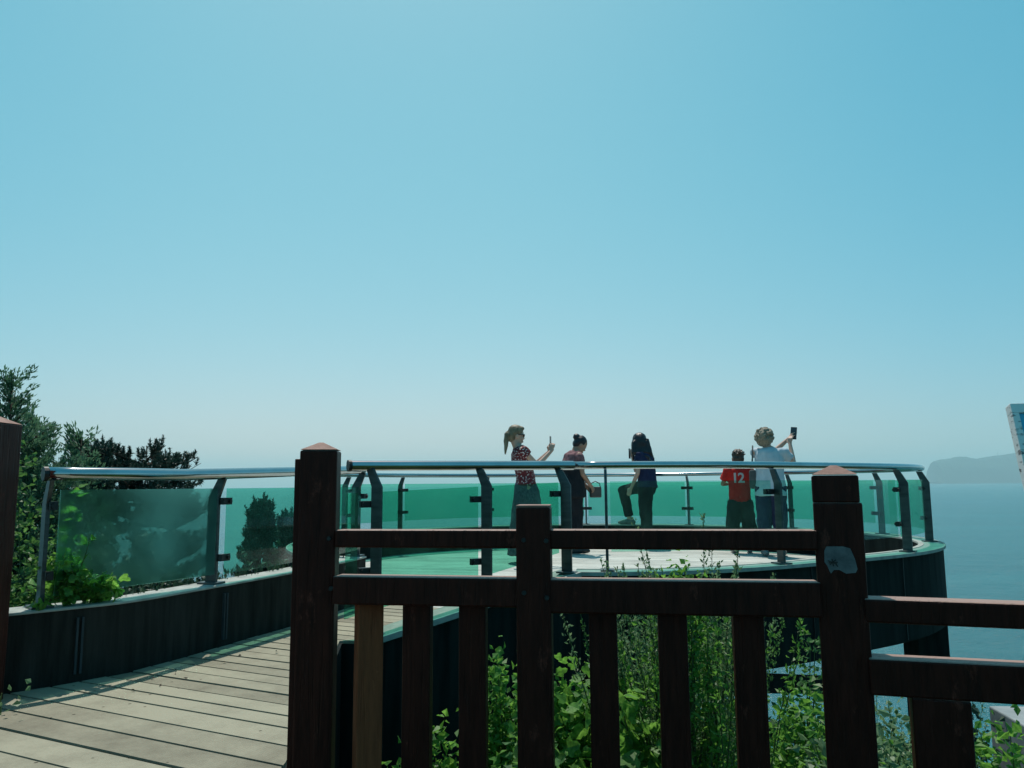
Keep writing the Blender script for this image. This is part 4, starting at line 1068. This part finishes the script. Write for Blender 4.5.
P.part(mb, 'blouse', 'mauve', .012)
mb = MB(); mb.tube([(0, -.01, .76), (0, -.01, .92), (0, -.012, 1.06), (0, -.002, 1.20), (0, .0, 1.25)], [.172, .166, .150, .158, .132], 18, flat=1.32); P.part(mb, 'tunic', 'black_cloth', .014)
mb = MB()
for s_ in (-1, 1): mb.tube([(s_ * .075, -.01, .92), (s_ * .085, .01, .60), (s_ * .095, 0, .30), (s_ * .10, -.025, .09)], [.108, .094, .080, .068], 14)
P.part(mb, 'trousers', 'black_cloth', .012)
for s_ in (-1, 1): P.shoe((s_ * .10, -.03, .085), (s_ * .12, .10, .04), 'black')
P.eyes()
mb = MB(); mb.ell(P.hp((0, -.018, .036)), (.084, .096, .088), P.hr); mb.ell(P.hp((0, -.055, -.012)), (.074, .058, .07), P.hr); mb.ell(P.hp((0, -.108, .055)), (.048, .046, .046), P.hr)
for i in range(14):
    d = rv(); q = P.hp((d.x * .04, -.108 + d.y * .04, .055 + d.z * .04)); mb.ell(q, (.016, .016, .016))
P.part(mb, 'hair', 'hair_black', .008, None, 2)
bg_ = empty('handbag', wpt(P, (.0, .33, .83)), 'small brown handbag held open by the dark haired woman looking down', 'bag'); c = bg_.location
mb = MB(); mb.box(c, (.17, .07, .15), .3); mb.build('pouch', 'bag_brown', bg_, bevel=.02)
mb = MB(); mb.tube([c + V(-.07, 0, .07), c + V(-.06, .0, .12), c + V(0, 0, .15), c + V(.06, 0, .12), c + V(.07, 0, .07)], .007, 8); mb.build('handle', 'bag_brown', bg_, smooth=True)

# --- woman with long dark hair, one foot up on the coping
P = Person('woman with long black hair in navy standing with one foot up on the coping', (2.02, 11.93), radians(64), 'skin_fair')
P.torso((0, .0, .94), (0, .0, 1.08), (0, .035, 1.28), (0, .07, 1.42)); P.head((0, .105, 1.575), radians(-58), radians(2)); P.neck((0, .065, 1.42))
P.leg((-.085, 0, .91), (-.085, .01, .49), (-.085, -.03, .085), (-.09, .10, .04)); P.leg((.085, .02, .90), (.14, .42, .835), (.15, .335, .405), (.155, .45, .355))
P.arm((-.17, .06, 1.37), (-.19, .085, 1.10), (-.15, .20, .885), .92); P.hand(P.wr, (0, .35, -.7), (.9, .1, -.2), .5, -1, .95)
P.arm((.17, .07, 1.37), (.17, .22, 1.14), (.07, .245, 1.37), .92); P.hand(P.wr, (-.15, .05, 1), (-.3, -.8, 0), .9, 1, .92)
P.done()
mb = MB(); mb.tube([(0, .0, .88), (0, .0, 1.07), (0, .035, 1.27), (0, .055, 1.36), (0, .07, 1.425)], [.148, .130, .140, .126, .068], 18, flat=1.40)
mb.tube([(.12, .065, 1.37), (.172, .075, 1.365), (.172, .14, 1.26)], [.062, .064, .060], 12)
mb.tube([(-.12, .06, 1.37), (-.172, .06, 1.365), (-.185, .07, 1.27)], [.062, .064, .060], 12); P.part(mb, 'top', 'navy', .012)
mb = MB(); mb.tube([(0, .0, .98), (0, 0, .88)], [.118, .13], 16, flat=1.35, round_ends=True)
mb.tube([(-.08, 0, .92), (-.085, .01, .60), (-.085, .0, .30), (-.085, -.025, .10)], [.122, .102, .084, .070], 14)
mb.tube([(.07, .02, .90), (.11, .22, .875), (.14, .425, .835)], [.112, .096, .080], 14, round_ends=True); mb.tube([(.14, .42, .835), (.147, .38, .62), (.15, .34, .45)], [.080, .074, .066], 14)
P.part(mb, 'trousers', 'black_cloth', .012)
P.shoe((-.085, -.03, .085), (-.09, .10, .04), 'shoe'); P.shoe((.15, .335, .405), (.155, .45, .355), 'shoe')
P.eyes()
mb = MB(); mb.ell(P.hp((0, -.014, .040)), (.105, .115, .102), P.hr); mb.ell(P.hp((0, -.06, -.04)), (.115, .085, .12), P.hr)
for i in range(60):
    x = U(-.11, .11); q0 = P.hp((x, U(-.11, .0), U(-.02, .06))); q1 = P.hp((x * 1.25, -.12 - U(0, .03), -.16)); q2 = V(x * 1.1, .0 - U(.03, .10), 1.27 + U(-.06, .06)); q3 = q2 + V(U(-.02, .02), U(-.02, .03), -U(.05, .16))
    mb.tube([q0, q1, q2, q3], [.026, .028, .022, .006], 8)
for s_ in (-1, 1): mb.tube([P.hp((s_ * .075, .03, .05)), P.hp((s_ * .09, .02, -.06)), P.hp((s_ * .095, .0, -.18)), P.hp((s_ * .10, -.01, -.28))], [.02, .024, .022, .008], 8)
P.part(mb, 'hair', 'hair_black', .009, None, 2)
phone('phone held close to her face by the woman with one foot up', wpt(P, (.04, .275, 1.40)), (0, 0, 1), wdir(P, (0, -1, .1)))

# --- boy in a red jersey, seen from behind
P = Person('child in red football jersey with number 12 seen from behind', (3.11, 10.9), radians(-4), 'skin')
P.torso((0, .0, .74), (0, .0, .86), (0, .0, 1.02), (0, .005, 1.17), .13); P.head((0, .03, 1.285), radians(-6), radians(-4)); P.neck((0, .005, 1.16), .045)
for s_ in (-1, 1):
    P.leg((s_ * .07, 0, .70), (s_ * .085, .02, .39), (s_ * .095, -.02, .075), (s_ * .11, .09, .035), .85)
P.arm((-.14, .0, 1.115), (-.215, .06, .93), (-.10, .22, .93), .8); P.hand(P.wr, (.5, .8, 0), (.2, 0, -1), .5, -1, .8)
P.arm((.14, .0, 1.115), (.205, .08, .93), (.12, .25, .95), .8); P.hand(P.wr, (-.4, .8, 0), (.2, 0, -1), .5, 1, .8)
P.done()
mb = MB(); mb.tube([(0, .0, .68), (0, .0, .84), (0, .0, 1.02), (0, .003, 1.11), (0, .005, 1.175)], [.112, .108, .112, .104, .056], 18, flat=1.36)
for s_ in (-1, 1): mb.tube([(s_ * .10, 0, 1.115), (s_ * .148, .005, 1.105), (s_ * .20, .04, .985)], [.060, .066, .066], 12)
j = P.part(mb, 'jersey', 'red', .010)
for k, ch in enumerate('12'):
    cu = bpy.data.curves.new('number', 'FONT'); cu.body = ch; cu.size = .185; cu.extrude = .003; cu.align_x = 'CENTER'; cu.offset = .004
    to = bpy.data.objects.new('tmp', cu); col.objects.link(to); bpy.context.view_layer.update()
    me = bpy.data.meshes.new_from_object(to.evaluated_get(bpy.context.evaluated_depsgraph_get())); bpy.data.objects.remove(to)
    me.transform(Matrix.Translation((-.080 + .084 * k, -.117, .95)) @ Matrix.Rotation(radians(90), 4, 'X')); me.materials.clear(); me.materials.append(M['white_mark'])
    no = bpy.data.objects.new('number', me); col.objects.link(no); no.parent = j
mb = MB(); mb.tube([(0, .0, .76), (0, .0, .68)], [.106, .112], 16, flat=1.36, round_ends=True)
for s_ in (-1, 1): mb.tube([(s_ * .07, 0, .70), (s_ * .095, .01, .50), (s_ * .115, .015, .32)], [.100, .098, .098], 14)
P.part(mb, 'shorts', 'dark_teal', .012)
for s_ in (-1, 1): P.shoe((s_ * .095, -.02, .075), (s_ * .11, .09, .035), 'shoe', .85)
P.eyes()
mb = MB(); mb.ell(P.hp((0, -.012, .040)), (.084, .097, .084), P.hr); mb.ell(P.hp((0, -.05, -.012)), (.077, .058, .065), P.hr)
for i in range(60):
    d = rv().normalized(); d.z = abs(d.z) * .9; d.y -= .2; q = P.hp((d.x * .08, -.012 + d.y * .09, .04 + d.z * .078)); mb.tube([q, q + P.hm @ (d * .022 + Vector((.01, 0, 0)))], [.009, .003], 5)
P.part(mb, 'hair', 'hair_brown', .007, None, 1)

# --- older woman with curly hair holding up a phone
P = Person('older woman with curly grey blond hair in pale blue shirt raising a phone', (3.36, 10.36), radians(-20), 'skin_fair')
P.torso((0, .0, .92), (0, .0, 1.06), (0, .0, 1.25), (0, .01, 1.375), .165); P.head((-.035, .03, 1.52), radians(-28), radians(4)); P.neck((0, .01, 1.37))
for s_ in (-1, 1):
    P.leg((s_ * .09, 0, .88), (s_ * .095, .02, .48), (s_ * .10, -.02, .085), (s_ * .12, .11, .04))
P.arm((.18, .01, 1.335), (.295, .12, 1.205), (.265, .22, 1.445), .95); P.hand(P.wr, (.05, .15, 1), (.3, .8, 0), .8, 1, .95)
P.arm((-.16, .03, 1.335), (.06, .30, 1.36), (.255, .34, 1.535), .95); P.hand(P.wr, (.5, .2, .8), (.3, .2, -.6), .8, -1, .95)
P.done()
mb = MB(); mb.tube([(0, .0, .775), (0, .0, .92), (0, .0, 1.06), (0, .0, 1.24), (0, .005, 1.335), (0, .01, 1.40)], [.150, .142, .130, .138, .120, .070], 18, flat=1.36)
mb.tube([(.12, 0, 1.335), (.185, .015, 1.33), (.25, .08, 1.255)], [.066, .072, .066], 12); mb.tube([(-.12, .02, 1.335), (-.175, .05, 1.335), (-.10, .17, 1.345)], [.066, .074, .066], 12)
P.part(mb, 'shirt', 'shirt_blue', .012)
mb = MB(); mb.tube([(0, .0, .95), (0, .0, .86)], [.128, .138], 16, flat=1.34, round_ends=True)
for s_ in (-1, 1): mb.tube([(s_ * .085, 0, .90), (s_ * .095, .015, .58), (s_ * .10, .0, .30), (s_ * .10, -.02, .09)], [.118, .100, .086, .076], 14)
P.part(mb, 'trousers', 'denim', .012)
for s_ in (-1, 1): P.shoe((s_ * .10, -.02, .085), (s_ * .12, .11, .04), 'shoe')
P.eyes()
mb = MB(); mb.ell(P.hp((0, -.02, .045)), (.100, .108, .095), P.hr); mb.ell(P.hp((0, -.06, -.02)), (.10, .065, .085), P.hr)
for i in range(170):
    d = rv().normalized()
    if d.y > .45 and d.z < .45: continue
    if d.z < -.75: continue
    q = P.hp((d.x * .112, -.028 + d.y * .115, .03 + d.z * .112)); a = U(.012, .024); mb.ell(q, (a, a, a), None, 8, 6)
P.part(mb, 'hair', 'hair_grey', .008, None, 1)
mb = MB()
for x in (-.033, .033):
    mb.tube([P.hp((x + .027 * cos(2 * pi * k / 14), .096, .0 + .021 * sin(2 * pi * k / 14))) for k in range(15)], .0035, 6, caps=False)
for x in (-.080, .080): mb.bar(P.hp((x, -.01, .006)), P.hp((x * .78, .097, .004)), .005, .006)
mb.bar(P.hp((-.010, .10, .004)), P.hp((.010, .10, .004)), .005, .005); P.part(mb, 'glasses', 'black')
phone('phone held high by the older curly haired woman', wpt(P, (.315, .345, 1.60)), (.12, 0, 1), wdir(P, (-.3, -1, -.05)), (.082, .165, .010))
sb_ = empty('shoulder_bag', wpt(P, (-.215, .06, .99)), 'grey shoulder bag hanging at the left side of the curly haired woman', 'bag'); c = sb_.location
mb = MB(); mb.box(c, (.09, .22, .25), radians(-20)); mb.build('pouch', 'bag_grey', sb_, bevel=.03)
q0, q1, q2 = wpt(P, (-.225, -.06, 1.12)), wpt(P, (-.20, -.02, 1.425)), wpt(P, (-.225, .10, 1.12)); mb = MB()
mb.tube([q0, q0.lerp(q1, .5) + V(0, -.02, 0), q1, q1.lerp(q2, .5), q2], .010, 8); mb.build('strap', 'bag_grey', sb_, smooth=True)
